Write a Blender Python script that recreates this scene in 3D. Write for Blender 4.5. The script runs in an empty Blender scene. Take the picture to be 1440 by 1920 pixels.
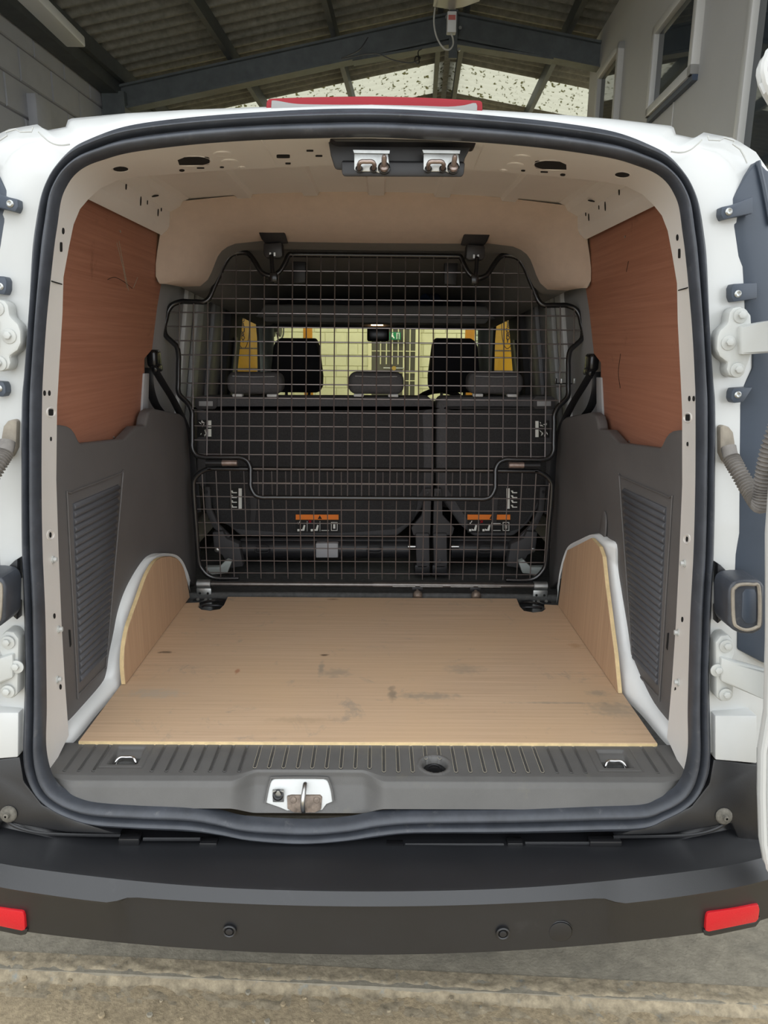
import bpy, bmesh, math, random
from mathutils import Vector, Matrix
random.seed(7)
SC = bpy.context.scene
COL = SC.collection

# ------------------------------------------------------------------ camera
CAM = Vector((0.0137, 0.0, 1.4085))
FPX = 1331.0
PITCH, ROLL, YAW = math.radians(13.52), math.radians(0.53), math.atan(13 / FPX)
fwd = Vector((math.sin(YAW) * math.cos(PITCH), math.cos(YAW) * math.cos(PITCH), -math.sin(PITCH)))
_r0 = Vector((math.cos(YAW), -math.sin(YAW), 0))
_u0 = _r0.cross(fwd)
right = _r0 * math.cos(ROLL) + _u0 * math.sin(ROLL)
up = _u0 * math.cos(ROLL) - _r0 * math.sin(ROLL)
cd = bpy.data.cameras.new('camera')
cd.sensor_fit = 'VERTICAL'; cd.sensor_height = 36.0; cd.lens = FPX * 36 / 1920
cd.clip_start = 0.02; cd.clip_end = 200
co = bpy.data.objects.new('camera', cd); COL.objects.link(co)
co.matrix_world = Matrix(((right.x, up.x, -fwd.x, CAM.x), (right.y, up.y, -fwd.y, CAM.y), (right.z, up.z, -fwd.z, CAM.z), (0, 0, 0, 1)))
SC.camera = co

# ------------------------------------------------------------------ world and exposure
wd = bpy.data.worlds.new('world'); SC.world = wd; wd.use_nodes = True
wd.node_tree.nodes['Background'].inputs[0].default_value = (0.93, 0.97, 1.0, 1)
wd.node_tree.nodes['Background'].inputs[1].default_value = 1.0
SC.view_settings.view_transform = 'Standard'; SC.view_settings.look = 'None'
SC.view_settings.gamma = 1.0; SC.view_settings.use_curve_mapping = False
SC.view_settings.exposure = 1.3

# ------------------------------------------------------------------ measuring: image point -> point on a real plane
def ray(px, py): return fwd * FPX + right * (px - 720) + up * (960 - py)
def pP(px, py, p0, n):
    d = ray(px, py); n = Vector(n)
    return CAM + d * ((Vector(p0) - CAM).dot(n) / d.dot(n))
def pY(px, py, Y): return pP(px, py, (0, Y, 0), (0, 1, 0))
def pX(px, py, X): return pP(px, py, (X, 0, 0), (1, 0, 0))
def pZ(px, py, Z): return pP(px, py, (0, 0, Z), (0, 0, 1))
def pR(px, py, off=0.0): return pP(px, py, (0, 1.18 + off, 0.49), (0, 1, -0.096))     # plane of the rear aperture
BA = math.atan(72 / FPX)                                                               # the building stands slightly askew to the van
def B(x, y, z): return Vector((x * math.cos(BA) + y * math.sin(BA), -x * math.sin(BA) + y * math.cos(BA), z))
def Binv(p): return Vector((p.x * math.cos(BA) - p.y * math.sin(BA), p.x * math.sin(BA) + p.y * math.cos(BA), p.z))
def mir(p): return Vector((-p[0], p[1], p[2]))

# ------------------------------------------------------------------ materials
MATS = {}
def mat(name, col, rough=0.5, metal=0.0, var=0.0, vscale=8.0, bump=0.0, bscale=200.0, stretch=(1, 1, 1), spec=0.5, dirt=None, dscale=6.0, dpos=(0.58, 0.72), coat=0.0):
    m = bpy.data.materials.new(name); m.use_nodes = True; nt = m.node_tree; b = nt.nodes['Principled BSDF']
    b.inputs['Roughness'].default_value = rough; b.inputs['Metallic'].default_value = metal
    b.inputs['Specular IOR Level'].default_value = spec; b.inputs['Coat Weight'].default_value = coat
    b.inputs['Base Color'].default_value = (*col, 1)
    if var or bump or dirt:
        g = nt.nodes.new('ShaderNodeNewGeometry'); mp = nt.nodes.new('ShaderNodeMapping'); mp.inputs['Scale'].default_value = stretch
        nt.links.new(g.outputs['Position'], mp.inputs['Vector'])
    last = None
    if var:
        n = nt.nodes.new('ShaderNodeTexNoise'); n.inputs['Scale'].default_value = vscale; n.inputs['Detail'].default_value = 6; n.inputs['Roughness'].default_value = 0.65
        nt.links.new(mp.outputs[0], n.inputs['Vector'])
        r = nt.nodes.new('ShaderNodeValToRGB'); r.color_ramp.elements[0].position = 0.3; r.color_ramp.elements[1].position = 0.7
        r.color_ramp.elements[0].color = (*[max(0, c * (1 - var)) for c in col], 1); r.color_ramp.elements[1].color = (*[min(1, c * (1 + var)) for c in col], 1)
        nt.links.new(n.outputs['Fac'], r.inputs[0]); last = r.outputs[0]
    if dirt:
        n2 = nt.nodes.new('ShaderNodeTexNoise'); n2.inputs['Scale'].default_value = dscale; n2.inputs['Detail'].default_value = 8; n2.inputs['Roughness'].default_value = 0.7
        nt.links.new(g.outputs['Position'], n2.inputs['Vector'])
        r2 = nt.nodes.new('ShaderNodeValToRGB'); r2.color_ramp.elements[0].position = dpos[0]; r2.color_ramp.elements[1].position = dpos[1]
        r2.color_ramp.elements[0].color = (0, 0, 0, 1); r2.color_ramp.elements[1].color = (0.85, 0.85, 0.85, 1)
        nt.links.new(n2.outputs['Fac'], r2.inputs[0])
        mx = nt.nodes.new('ShaderNodeMix'); mx.data_type = 'RGBA'; mx.inputs[6].default_value = (*col, 1); mx.inputs[7].default_value = (*dirt, 1)
        nt.links.new(r2.outputs[0], mx.inputs[0])
        if last: nt.links.new(last, mx.inputs[6])
        last = mx.outputs[2]
    if last: nt.links.new(last, b.inputs['Base Color'])
    if bump:
        n3 = nt.nodes.new('ShaderNodeTexNoise'); n3.inputs['Scale'].default_value = bscale; n3.inputs['Detail'].default_value = 4
        nt.links.new(mp.outputs[0], n3.inputs['Vector'])
        bp = nt.nodes.new('ShaderNodeBump'); bp.inputs['Strength'].default_value = bump; bp.inputs['Distance'].default_value = 0.002
        nt.links.new(n3.outputs['Fac'], bp.inputs['Height']); nt.links.new(bp.outputs[0], b.inputs['Normal'])
    MATS[name] = m; return m

mat('white_paint', (0.58, 0.59, 0.58), 0.28, var=0.03, vscale=5, dirt=(0.48, 0.45, 0.38), dscale=9, dpos=(0.66, 0.80), coat=0.4)
mat('inner_paint', (0.82, 0.79, 0.755), 0.42, var=0.03, vscale=4)
mat('hinge_paint', (0.50, 0.51, 0.49), 0.35, var=0.04, dirt=(0.45, 0.42, 0.36), dscale=25, dpos=(0.64, 0.8))
mat('headlining', (0.54, 0.435, 0.355), 0.95, var=0.05, vscale=30, bump=0.25, bscale=700)
mat('headlining_grey', (0.22, 0.213, 0.20), 0.95, var=0.05, vscale=30)
mat('rubber', (0.046, 0.051, 0.062), 0.40, var=0.25, vscale=20, dirt=(0.16, 0.16, 0.16), dscale=30, dpos=(0.60, 0.85))
mat('bumper_plastic', (0.011, 0.0115, 0.0135), 0.40, spec=0.7, var=0.15, vscale=7, bump=0.10, bscale=900, dirt=(0.03, 0.03, 0.032), dscale=14, dpos=(0.62, 0.82))
mat('sill_plastic', (0.105, 0.102, 0.098), 0.55, var=0.10, vscale=9, bump=0.2, bscale=900, dirt=(0.15, 0.14, 0.11), dscale=11, dpos=(0.60, 0.82))
mat('trim_plastic', (0.115, 0.107, 0.104), 0.60, var=0.08, vscale=5, bump=0.2, bscale=900, dirt=(0.14, 0.13, 0.12), dscale=40, dpos=(0.72, 0.80))
mat('grille_plastic', (0.085, 0.086, 0.094), 0.5, var=0.08, vscale=9)
mat('black_plastic', (0.016, 0.016, 0.018), 0.45, var=0.1, vscale=20)
mat('dark_gloss', (0.010, 0.010, 0.011), 0.22)
mat('hole_black', (0.006, 0.006, 0.006), 0.9)
mat('lamp_plastic', (0.050, 0.064, 0.088), 0.38, var=0.15, vscale=5)
mat('guard_paint', (0.012, 0.012, 0.013), 0.25, metal=0.0, spec=0.8)
mat('steel', (0.50, 0.50, 0.49), 0.30, metal=1.0, var=0.12, vscale=60)
mat('zinc', (0.46, 0.47, 0.46), 0.38, metal=0.9, var=0.15, vscale=40)
mat('brown_steel', (0.34, 0.27, 0.24), 0.4, metal=0.8, var=0.25, vscale=60)
mat('rust_steel', (0.20, 0.16, 0.13), 0.6, metal=0.6, var=0.5, vscale=70)
mat('wire_paint', (0.19, 0.165, 0.16), 0.28, metal=0.6, spec=0.8)
mat('dust', (0.30, 0.27, 0.21), 0.9)
mat('bar_steel', (0.17, 0.155, 0.145), 0.32, metal=0.8, var=0.2, vscale=40)
mat('carpet', (0.040, 0.039, 0.040), 0.97, var=0.35, vscale=250, bump=0.6, bscale=600)
mat('floor_mat', (0.075, 0.075, 0.073), 0.85, var=0.3, vscale=60, dirt=(0.10, 0.095, 0.085), dscale=25, bump=0.3, bscale=300)
mat('seat_fabric', (0.085, 0.083, 0.087), 0.92, var=0.15, vscale=150)
mat('seat_black', (0.008, 0.008, 0.010), 0.9)
mat('grey_trim', (0.36, 0.36, 0.37), 0.55, var=0.05, vscale=6)
mat('grey_trim_light', (0.62, 0.63, 0.63), 0.5, var=0.04)
mat('pillar_grey', (0.40, 0.43, 0.41), 0.6)
mat('dark_trim', (0.05, 0.048, 0.05), 0.7)
mat('ply_edge', (0.74, 0.56, 0.30), 0.7, var=0.15, vscale=40)
mat('dusty_rubber', (0.30, 0.265, 0.215), 0.8, var=0.25, vscale=30)
mat('hose_rubber', (0.205, 0.19, 0.175), 0.7, var=0.25, vscale=40)
mat('stud_grey', (0.13, 0.12, 0.10), 0.8, var=0.4, vscale=120)
mat('chrome', (0.75, 0.75, 0.75), 0.12, metal=1.0)
mat('orange', (1.0, 0.27, 0.04), 0.5); mat('label_white', (0.92, 0.92, 0.86), 0.5); mat('label_black', (0.012, 0.012, 0.012), 0.5)
mat('lift_yellow', (0.92, 0.47, 0.02), 0.4, var=0.06); mat('lift_orange', (0.55, 0.24, 0.02), 0.45, var=0.1); mat('lift_text', (0.012, 0.012, 0.03), 0.5)
mat('cream_block', (0.66, 0.65, 0.44), 0.7, var=0.06, vscale=5, bump=0.3, bscale=60, dirt=(0.30, 0.27, 0.16), dscale=5, dpos=(0.70, 0.82))
mat('cream_joint', (0.52, 0.51, 0.34), 0.8)
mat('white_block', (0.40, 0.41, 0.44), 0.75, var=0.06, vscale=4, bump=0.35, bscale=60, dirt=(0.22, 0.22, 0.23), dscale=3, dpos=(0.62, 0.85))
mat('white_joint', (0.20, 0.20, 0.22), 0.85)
mat('office_panel', (0.56, 0.55, 0.53), 0.5, var=0.03, vscale=2)
mat('office_frame', (0.62, 0.61, 0.58), 0.4)
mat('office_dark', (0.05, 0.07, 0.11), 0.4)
mat('roof_sheet', (0.24, 0.235, 0.205), 0.85, var=0.25, vscale=18, bump=0.4, bscale=120, dirt=(0.14, 0.14, 0.12), dscale=7)
mat('roof_steel', (0.11, 0.125, 0.13), 0.5, var=0.2, vscale=9)
mat('purlin_steel', (0.06, 0.068, 0.072), 0.55, var=0.2, vscale=9)
mat('arch_white', (0.82, 0.83, 0.82), 0.3, var=0.03)  # same white paint, lightened to make up for weak light inside
mat('concrete', (0.30, 0.27, 0.21), 0.9, var=0.22, vscale=30, bump=0.8, bscale=120, dirt=(0.16, 0.15, 0.122), dscale=4, dpos=(0.5, 0.75))
mat('kerb', (0.33, 0.275, 0.19), 0.95, var=0.4, vscale=45, bump=1.0, bscale=90, dirt=(0.24, 0.26, 0.25), dscale=25, dpos=(0.58, 0.7))
mat('yard', (0.37, 0.295, 0.19), 0.95, var=0.3, vscale=70, bump=1.0, bscale=150, dirt=(0.25, 0.20, 0.125), dscale=12, dpos=(0.52, 0.75))
mat('heater_grey', (0.42, 0.41, 0.39), 0.45, metal=0.3); mat('white_box', (0.6, 0.6, 0.58), 0.5); mat('red_mark', (0.45, 0.12, 0.10), 0.6)
mat('cable_white', (0.45, 0.44, 0.40), 0.6); mat('exit_green', (0.01, 0.22, 0.09), 0.5); mat('door_dark', (0.10, 0.095, 0.075), 0.5)
mat('cream_paint', (0.70, 0.68, 0.44), 0.5); mat('brass', (0.6, 0.4, 0.1), 0.3, metal=1.0); mat('blue_bag', (0.02, 0.05, 0.12), 0.35)
mat('cream_pale', (0.62, 0.62, 0.52), 0.7, var=0.05, vscale=4); mat('shutter', (0.40, 0.45, 0.36), 0.5)

def wood(name, c1, c2, c3, grain_axis, stain, sdens, spots=()):
    m = bpy.data.materials.new(name); m.use_nodes = True; nt = m.node_tree; b = nt.nodes['Principled BSDF']
    b.inputs['Roughness'].default_value = 0.55; b.inputs['Specular IOR Level'].default_value = 0.35
    g = nt.nodes.new('ShaderNodeNewGeometry')
    mp = nt.nodes.new('ShaderNodeMapping'); sc = [130, 130, 130]; sc[grain_axis] = 2.2; mp.inputs['Scale'].default_value = sc
    nt.links.new(g.outputs['Position'], mp.inputs['Vector'])
    n = nt.nodes.new('ShaderNodeTexNoise'); n.inputs['Scale'].default_value = 1.0; n.inputs['Detail'].default_value = 5; n.inputs['Roughness'].default_value = 0.7
    nt.links.new(mp.outputs[0], n.inputs['Vector'])
    r = nt.nodes.new('ShaderNodeValToRGB'); r.color_ramp.elements[0].position = 0.28; r.color_ramp.elements[1].position = 0.72
    r.color_ramp.elements[0].color = (*c1, 1); r.color_ramp.elements[1].color = (*c2, 1)
    nt.links.new(n.outputs['Fac'], r.inputs[0])
    nb = nt.nodes.new('ShaderNodeTexNoise'); nb.inputs['Scale'].default_value = 3.5; nb.inputs['Detail'].default_value = 4
    nt.links.new(g.outputs['Position'], nb.inputs['Vector'])
    rb = nt.nodes.new('ShaderNodeValToRGB'); rb.color_ramp.elements[0].position = 0.35; rb.color_ramp.elements[1].position = 0.75
    rb.color_ramp.elements[0].color = (0, 0, 0, 1); rb.color_ramp.elements[1].color = (0.7, 0.7, 0.7, 1)
    nt.links.new(nb.outputs['Fac'], rb.inputs[0])
    mx = nt.nodes.new('ShaderNodeMix'); mx.data_type = 'RGBA'; nt.links.new(rb.outputs[0], mx.inputs[0]); nt.links.new(r.outputs[0], mx.inputs[6]); mx.inputs[7].default_value = (*c3, 1)
    ns = nt.nodes.new('ShaderNodeTexNoise'); ns.inputs['Scale'].default_value = 9; ns.inputs['Detail'].default_value = 10; ns.inputs['Roughness'].default_value = 0.75; ns.inputs['Distortion'].default_value = 0.6
    nt.links.new(g.outputs['Position'], ns.inputs['Vector'])
    rs = nt.nodes.new('ShaderNodeValToRGB'); rs.color_ramp.elements[0].position = sdens; rs.color_ramp.elements[1].position = sdens + 0.13
    rs.color_ramp.elements[0].color = (0, 0, 0, 1); rs.color_ramp.elements[1].color = (0.75, 0.75, 0.75, 1)
    nt.links.new(ns.outputs['Fac'], rs.inputs[0])
    m2 = nt.nodes.new('ShaderNodeMix'); m2.data_type = 'RGBA'; nt.links.new(rs.outputs[0], m2.inputs[0]); nt.links.new(mx.outputs[2], m2.inputs[6]); m2.inputs[7].default_value = (*stain, 1)
    lastc = m2.outputs[2]
    for (cx, cy, cz, rx, ry, scol, amt) in spots:
        mp2 = nt.nodes.new('ShaderNodeMapping'); mp2.vector_type = 'POINT'; mp2.inputs['Location'].default_value = (-cx / rx, -cy / ry, -cz / .1); mp2.inputs['Scale'].default_value = (1 / rx, 1 / ry, 10)
        nt.links.new(g.outputs['Position'], mp2.inputs['Vector'])
        ln = nt.nodes.new('ShaderNodeVectorMath'); ln.operation = 'LENGTH'; nt.links.new(mp2.outputs[0], ln.inputs[0])
        n4 = nt.nodes.new('ShaderNodeTexNoise'); n4.inputs['Scale'].default_value = 60; n4.inputs['Detail'].default_value = 6; nt.links.new(g.outputs['Position'], n4.inputs['Vector'])
        ad = nt.nodes.new('ShaderNodeMath'); ad.operation = 'MULTIPLY_ADD'; nt.links.new(n4.outputs['Fac'], ad.inputs[0]); ad.inputs[1].default_value = 1.6; nt.links.new(ln.outputs['Value'], ad.inputs[2])
        mr = nt.nodes.new('ShaderNodeMapRange'); mr.inputs[1].default_value = 1.1; mr.inputs[2].default_value = 1.75; mr.inputs[3].default_value = amt; mr.inputs[4].default_value = 0.0; nt.links.new(ad.outputs[0], mr.inputs[0])
        m5 = nt.nodes.new('ShaderNodeMix'); m5.data_type = 'RGBA'; nt.links.new(mr.outputs[0], m5.inputs[0]); nt.links.new(lastc, m5.inputs[6]); m5.inputs[7].default_value = (*scol, 1); lastc = m5.outputs[2]
    nt.links.new(lastc, b.inputs['Base Color'])
    bp = nt.nodes.new('ShaderNodeBump'); bp.inputs['Strength'].default_value = 0.15; bp.inputs['Distance'].default_value = 0.001
    nt.links.new(n.outputs['Fac'], bp.inputs['Height']); nt.links.new(bp.outputs[0], b.inputs['Normal'])
    MATS[name] = m
def spot(px, py, rx, ry, c, a):
    p = pZ(px, py, .6); return (p.x, p.y, .6, rx, ry, c, a)
DK, GY, RB = (0.10, 0.065, 0.04), (0.27, 0.24, 0.19), (0.36, 0.14, 0.07)
wood('ply_floor', (0.47, 0.32, 0.205), (0.66, 0.475, 0.325), (0.60, 0.41, 0.25), 0, (0.34, 0.28, 0.215), 0.575, [
    spot(311, 1223, .030, .008, DK, .8), spot(609, 1228, .016, .008, DK, .9), spot(602, 1255, .010, .06, GY, .6), spot(630, 1262, .045, .030, GY, .45), spot(625, 1124, .022, .010, (0.26, 0.15, 0.08), .7),
    spot(800, 1305, .10, .022, GY, .55), spot(735, 1300, .012, .05, (0.2, 0.17, 0.13), .6), spot(870, 1255, .06, .035, GY, .4), spot(1120, 1300, .035, .02, GY, .5), spot(1150, 1330, .07, .045, GY, .45), spot(1080, 1210, .03, .02, (0.40, 0.24, 0.12), .5),
    spot(290, 1300, .08, .03, (0.45, 0.40, 0.33), .5), spot(445, 1258, .007, .022, RB, .7), spot(1060, 1318, .16, .006, (0.28, 0.24, 0.19), .55), spot(560, 1350, .09, .016, (0.42, 0.30, 0.19), .5)])
wood('ply_arch', (0.42, 0.265, 0.165), (0.59, 0.395, 0.25), (0.52, 0.34, 0.21), 2, (0.24, 0.16, 0.09), 0.63)
wood('ply_red', (0.28, 0.112, 0.070), (0.44, 0.205, 0.135), (0.38, 0.165, 0.10), 1, (0.16, 0.065, 0.04), 0.60)

def glassy(name, tint, gloss):
    m = bpy.data.materials.new(name); m.use_nodes = True; nt = m.node_tree; nt.nodes.remove(nt.nodes['Principled BSDF'])
    t = nt.nodes.new('ShaderNodeBsdfTransparent'); t.inputs[0].default_value = (*tint, 1)
    gl = nt.nodes.new('ShaderNodeBsdfGlossy'); gl.inputs['Roughness'].default_value = 0.02
    mx = nt.nodes.new('ShaderNodeMixShader'); mx.inputs[0].default_value = gloss; nt.links.new(t.outputs[0], mx.inputs[1]); nt.links.new(gl.outputs[0], mx.inputs[2])
    nt.links.new(mx.outputs[0], nt.nodes['Material Output'].inputs[0]); MATS[name] = m
glassy('glass', (0.88, 0.92, 0.86), 0.05)
mat('office_glass', (0.035, 0.045, 0.055), 0.03, spec=0.9)
def emit(name, col, s):
    m = bpy.data.materials.new(name); m.use_nodes = True; b = m.node_tree.nodes['Principled BSDF']
    b.inputs['Base Color'].default_value = (*col, 1); b.inputs['Emission Color'].default_value = (*col, 1); b.inputs['Emission Strength'].default_value = s; MATS[name] = m
emit('tube_light', (1.0, 0.98, 0.85), 9.0); emit('cabin_lamp', (1.0, 0.62, 0.30), 6.0)
m = bpy.data.materials.new('red_lens'); m.use_nodes = True; b = m.node_tree.nodes['Principled BSDF']
b.inputs['Base Color'].default_value = (0.24, 0.003, 0.010, 1); b.inputs['Roughness'].default_value = 0.25; b.inputs['Specular IOR Level'].default_value = 0.3; MATS['red_lens'] = m
m = bpy.data.materials.new('reflector_red'); m.use_nodes = True; nt = m.node_tree; b = nt.nodes['Principled BSDF']
b.inputs['Base Color'].default_value = (0.55, 0.012, 0.02, 1); b.inputs['Roughness'].default_value = 0.2
g = nt.nodes.new('ShaderNodeNewGeometry'); ck = nt.nodes.new('ShaderNodeTexVoronoi'); ck.inputs['Scale'].default_value = 350; nt.links.new(g.outputs[0], ck.inputs['Vector'])
bp = nt.nodes.new('ShaderNodeBump'); bp.inputs['Strength'].default_value = 0.3; bp.inputs['Distance'].default_value = 0.001; nt.links.new(ck.outputs['Distance'], bp.inputs['Height']); nt.links.new(bp.outputs[0], b.inputs['Normal']); MATS['reflector_red'] = m
m = bpy.data.materials.new('clear_strip'); m.use_nodes = True; b = m.node_tree.nodes['Principled BSDF']
b.inputs['Base Color'].default_value = (0.24, 0.24, 0.235, 1); b.inputs['Roughness'].default_value = 0.25; MATS['clear_strip'] = m
# translucent GRP skylight, mossy from the weather
m = bpy.data.materials.new('skylight'); m.use_nodes = True; nt = m.node_tree; nt.nodes.remove(nt.nodes['Principled BSDF'])
g = nt.nodes.new('ShaderNodeNewGeometry'); n = nt.nodes.new('ShaderNodeTexNoise'); n.inputs['Scale'].default_value = 22; n.inputs['Detail'].default_value = 6; nt.links.new(g.outputs[0], n.inputs['Vector'])
r = nt.nodes.new('ShaderNodeValToRGB'); r.color_ramp.elements[0].position = 0.57; r.color_ramp.elements[1].position = 0.63
r.color_ramp.elements[0].color = (0.36, 0.35, 0.27, 1); r.color_ramp.elements[1].color = (0.06, 0.055, 0.02, 1); nt.links.new(n.outputs['Fac'], r.inputs[0])
tl = nt.nodes.new('ShaderNodeBsdfTranslucent'); nt.links.new(r.outputs[0], tl.inputs[0]); nt.links.new(tl.outputs[0], nt.nodes['Material Output'].inputs[0]); MATS['skylight'] = m

# ------------------------------------------------------------------ mesh helpers
def link(o, parent=None):
    COL.objects.link(o)
    if parent is not None:
        o.parent = parent
        if parent.type == 'EMPTY': o.matrix_parent_inverse = Matrix.Translation(-parent.location)
    return o
def obj(name, verts, faces, m, parent=None, smooth=False, recalc=False, bevel=0.0, seg=2):
    me = bpy.data.meshes.new(name); me.from_pydata([tuple(v) for v in verts], [], faces)
    if recalc or bevel:
        bm = bmesh.new(); bm.from_mesh(me)
        bmesh.ops.remove_doubles(bm, verts=bm.verts, dist=1e-6)
        bmesh.ops.recalc_face_normals(bm, faces=bm.faces)
        if bevel:
            es = [e for e in bm.edges if len(e.link_faces) == 2 and e.calc_face_angle(0) > 0.5]
            bmesh.ops.bevel(bm, geom=es, offset=bevel, segments=seg, affect='EDGES', profile=0.5, clamp_overlap=True)
        bm.to_mesh(me); bm.free()
    me.materials.append(MATS[m])
    if smooth: me.shade_smooth()
    o = bpy.data.objects.new(name, me)
    return link(o, parent)
def autosmooth(o, ang=0.7):
    me = o.data; me.shade_smooth()
    bm = bmesh.new(); bm.from_mesh(me)
    for e in bm.edges:
        if len(e.link_faces) == 2 and e.calc_face_angle(0) > ang: e.smooth = False
    bm.to_mesh(me); bm.free(); return o
def empty(name, loc, label, cat, group=None):
    o = bpy.data.objects.new(name, None); o.location = loc; o.empty_display_size = 0.1; COL.objects.link(o)
    o['label'] = label; o['category'] = cat
    if group: o['group'] = group
    return o
def tag(o, label, cat, group=None):
    o['label'] = label; o['category'] = cat
    if group: o['group'] = group
    return o
def struct(o): o['kind'] = 'structure'; return o
def box(name, c, s, m, parent=None, bevel=0.0, rot=None, seg=2):
    v = []; f = [(0, 1, 3, 2), (4, 6, 7, 5), (0, 4, 5, 1), (2, 3, 7, 6), (0, 2, 6, 4), (1, 5, 7, 3)]
    for x in (-.5, .5):
        for y in (-.5, .5):
            for z in (-.5, .5):
                p = Vector((x * s[0], y * s[1], z * s[2]))
                if rot is not None: p = rot @ p
                v.append(Vector(c) + p)
    o = obj(name, v, f, m, parent, bevel=bevel, recalc=True, seg=seg)
    return autosmooth(o) if bevel else o
def prism(name, pts, vec, m, parent=None, bevel=0.0, seg=2, s=1):
    pts = [Vector(p) for p in pts]; vec = Vector(vec)
    v = pts + [p + vec for p in pts]; n = len(pts)
    if s < 0: v = [mir(p) for p in v]
    f = [tuple(range(n)), tuple(range(2 * n - 1, n - 1, -1))] + [(i, i + n, (i + 1) % n + n, (i + 1) % n) for i in range(n)]
    o = obj(name, v, f, m, parent, bevel=bevel, recalc=True, seg=seg)
    return autosmooth(o, 0.6)
def frames(path, closed):
    n = len(path); T = []
    for i in range(n):
        a = path[(i - 1) % n] if (closed or i > 0) else path[i]; b_ = path[(i + 1) % n] if (closed or i < n - 1) else path[i]
        T.append((b_ - a).normalized())
    ref = Vector((0, 0, 1)) if abs(T[0].z) < 0.9 else Vector((0, 1, 0))
    N = [(ref - T[0] * ref.dot(T[0])).normalized()]
    for i in range(1, n):
        v = N[-1] - T[i] * N[-1].dot(T[i]); N.append(v.normalized() if v.length > 1e-6 else N[-1])
    return T, N
def tube(name, path, r, m, parent=None, closed=False, res=8, radii=None, flat=(1, 1)):
    path = [Vector(p) for p in path]; T, N = frames(path, closed); v = []; f = []; n = len(path)
    for i in range(n):
        bn = T[i].cross(N[i]); rr = radii[i] if radii else r
        for k in range(res):
            a = 2 * math.pi * k / res
            v.append(path[i] + (N[i] * math.cos(a) * flat[0] + bn * math.sin(a) * flat[1]) * rr)
    for i in range(n if closed else n - 1):
        for k in range(res):
            a, b_ = i * res + k, i * res + (k + 1) % res; j = (i + 1) % n
            f.append((a, b_, j * res + (k + 1) % res, j * res + k))
    if not closed: f += [tuple(range(res - 1, -1, -1)), tuple(range((n - 1) * res, n * res))]
    o = obj(name, v, f, m, parent, recalc=True); return autosmooth(o, 1.0)
def smooth_path(pts, n=6, closed=False):
    pts = [Vector(p) for p in pts]; out = []; N = len(pts)
    for i in range(N if closed else N - 1):
        g_ = (lambda k: pts[k % N]) if closed else (lambda k: pts[max(0, min(N - 1, k))])
        p0, p1, p2, p3 = g_(i - 1), g_(i), g_(i + 1), g_(i + 2)
        for k in range(n):
            t = k / n
            out.append(0.5 * ((2 * p1) + (p2 - p0) * t + (2 * p0 - 5 * p1 + 4 * p2 - p3) * t * t + (3 * p1 - p0 - 3 * p2 + p3) * t ** 3))
    if not closed: out.append(pts[-1])
    return out
def loft(name, rings, m, parent=None, closed=False, smooth=True, ang=None):
    n = len(rings[0]); v = [p for r_ in rings for p in r_]; f = []
    for i in range(len(rings) - 1):
        for k in range(n if closed else n - 1):
            f.append((i * n + k, i * n + (k + 1) % n, (i + 1) * n + (k + 1) % n, (i + 1) * n + k))
    o = obj(name, v, f, m, parent, smooth=smooth, recalc=True)
    return autosmooth(o, ang) if ang else o
def disc(name, c, n, r, h, m, parent=None, res=20, sy=1.0, bevel=0.0, hexa=False, upv=None):
    n = Vector(n).normalized(); ref = Vector(upv) if upv else (Vector((0, 0, 1)) if abs(n.z) < 0.9 else Vector((0, 1, 0)))
    u = (ref - n * ref.dot(n)).normalized(); w = n.cross(u); res = 6 if hexa else res
    pts = [Vector(c) + (w * math.cos(2 * math.pi * k / res) + u * sy * math.sin(2 * math.pi * k / res)) * r for k in range(res)]
    return prism(name, pts, n * h, m, parent, bevel=bevel)
def ring(name, c, n, r, rt, m, parent=None, res=24, sy=1.0):
    n = Vector(n).normalized(); ref = Vector((0, 0, 1)) if abs(n.z) < 0.9 else Vector((0, 1, 0))
    u = (ref - n * ref.dot(n)).normalized(); w = n.cross(u)
    return tube(name, [Vector(c) + (w * math.cos(2 * math.pi * k / res) + u * sy * math.sin(2 * math.pi * k / res)) * r for k in range(res)], rt, m, parent, closed=True, res=6)
def lathe(name, prof, c, axis, m, parent=None, res=20):
    axis = Vector(axis).normalized(); ref = Vector((0, 0, 1)) if abs(axis.z) < 0.9 else Vector((0, 1, 0))
    u = (ref - axis * ref.dot(axis)).normalized(); w = axis.cross(u)
    rings = [[Vector(c) + axis * h + (w * math.cos(2 * math.pi * k / res) + u * math.sin(2 * math.pi * k / res)) * r_ for k in range(res)] for r_, h in prof]
    return loft(name, rings, m, parent, closed=True, ang=0.8)
def sm(a, b_, x):
    t = max(0, min(1, (x - a) / (b_ - a))); return t * t * (3 - 2 * t)

# ================================================================== BUILDING (setting)
XL, XW, XR = -2.8, 1.5, 3.3            # left wall, office wall, right wall (building frame)
RX, RZ, SL = 0.26, 4.22, math.tan(math.radians(10.5))
def roofz(x): return RZ - SL * abs(x - RX)
# floor
gr = struct(obj('floor', [B(-6, 1.30, 0), B(8, 1.30, 0), B(8, 16, 0), B(-6, 16, 0), B(-6, 1.30, -.2), B(8, 1.30, -.2)], [(0, 1, 2, 3), (4, 5, 1, 0)], 'concrete'))
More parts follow.
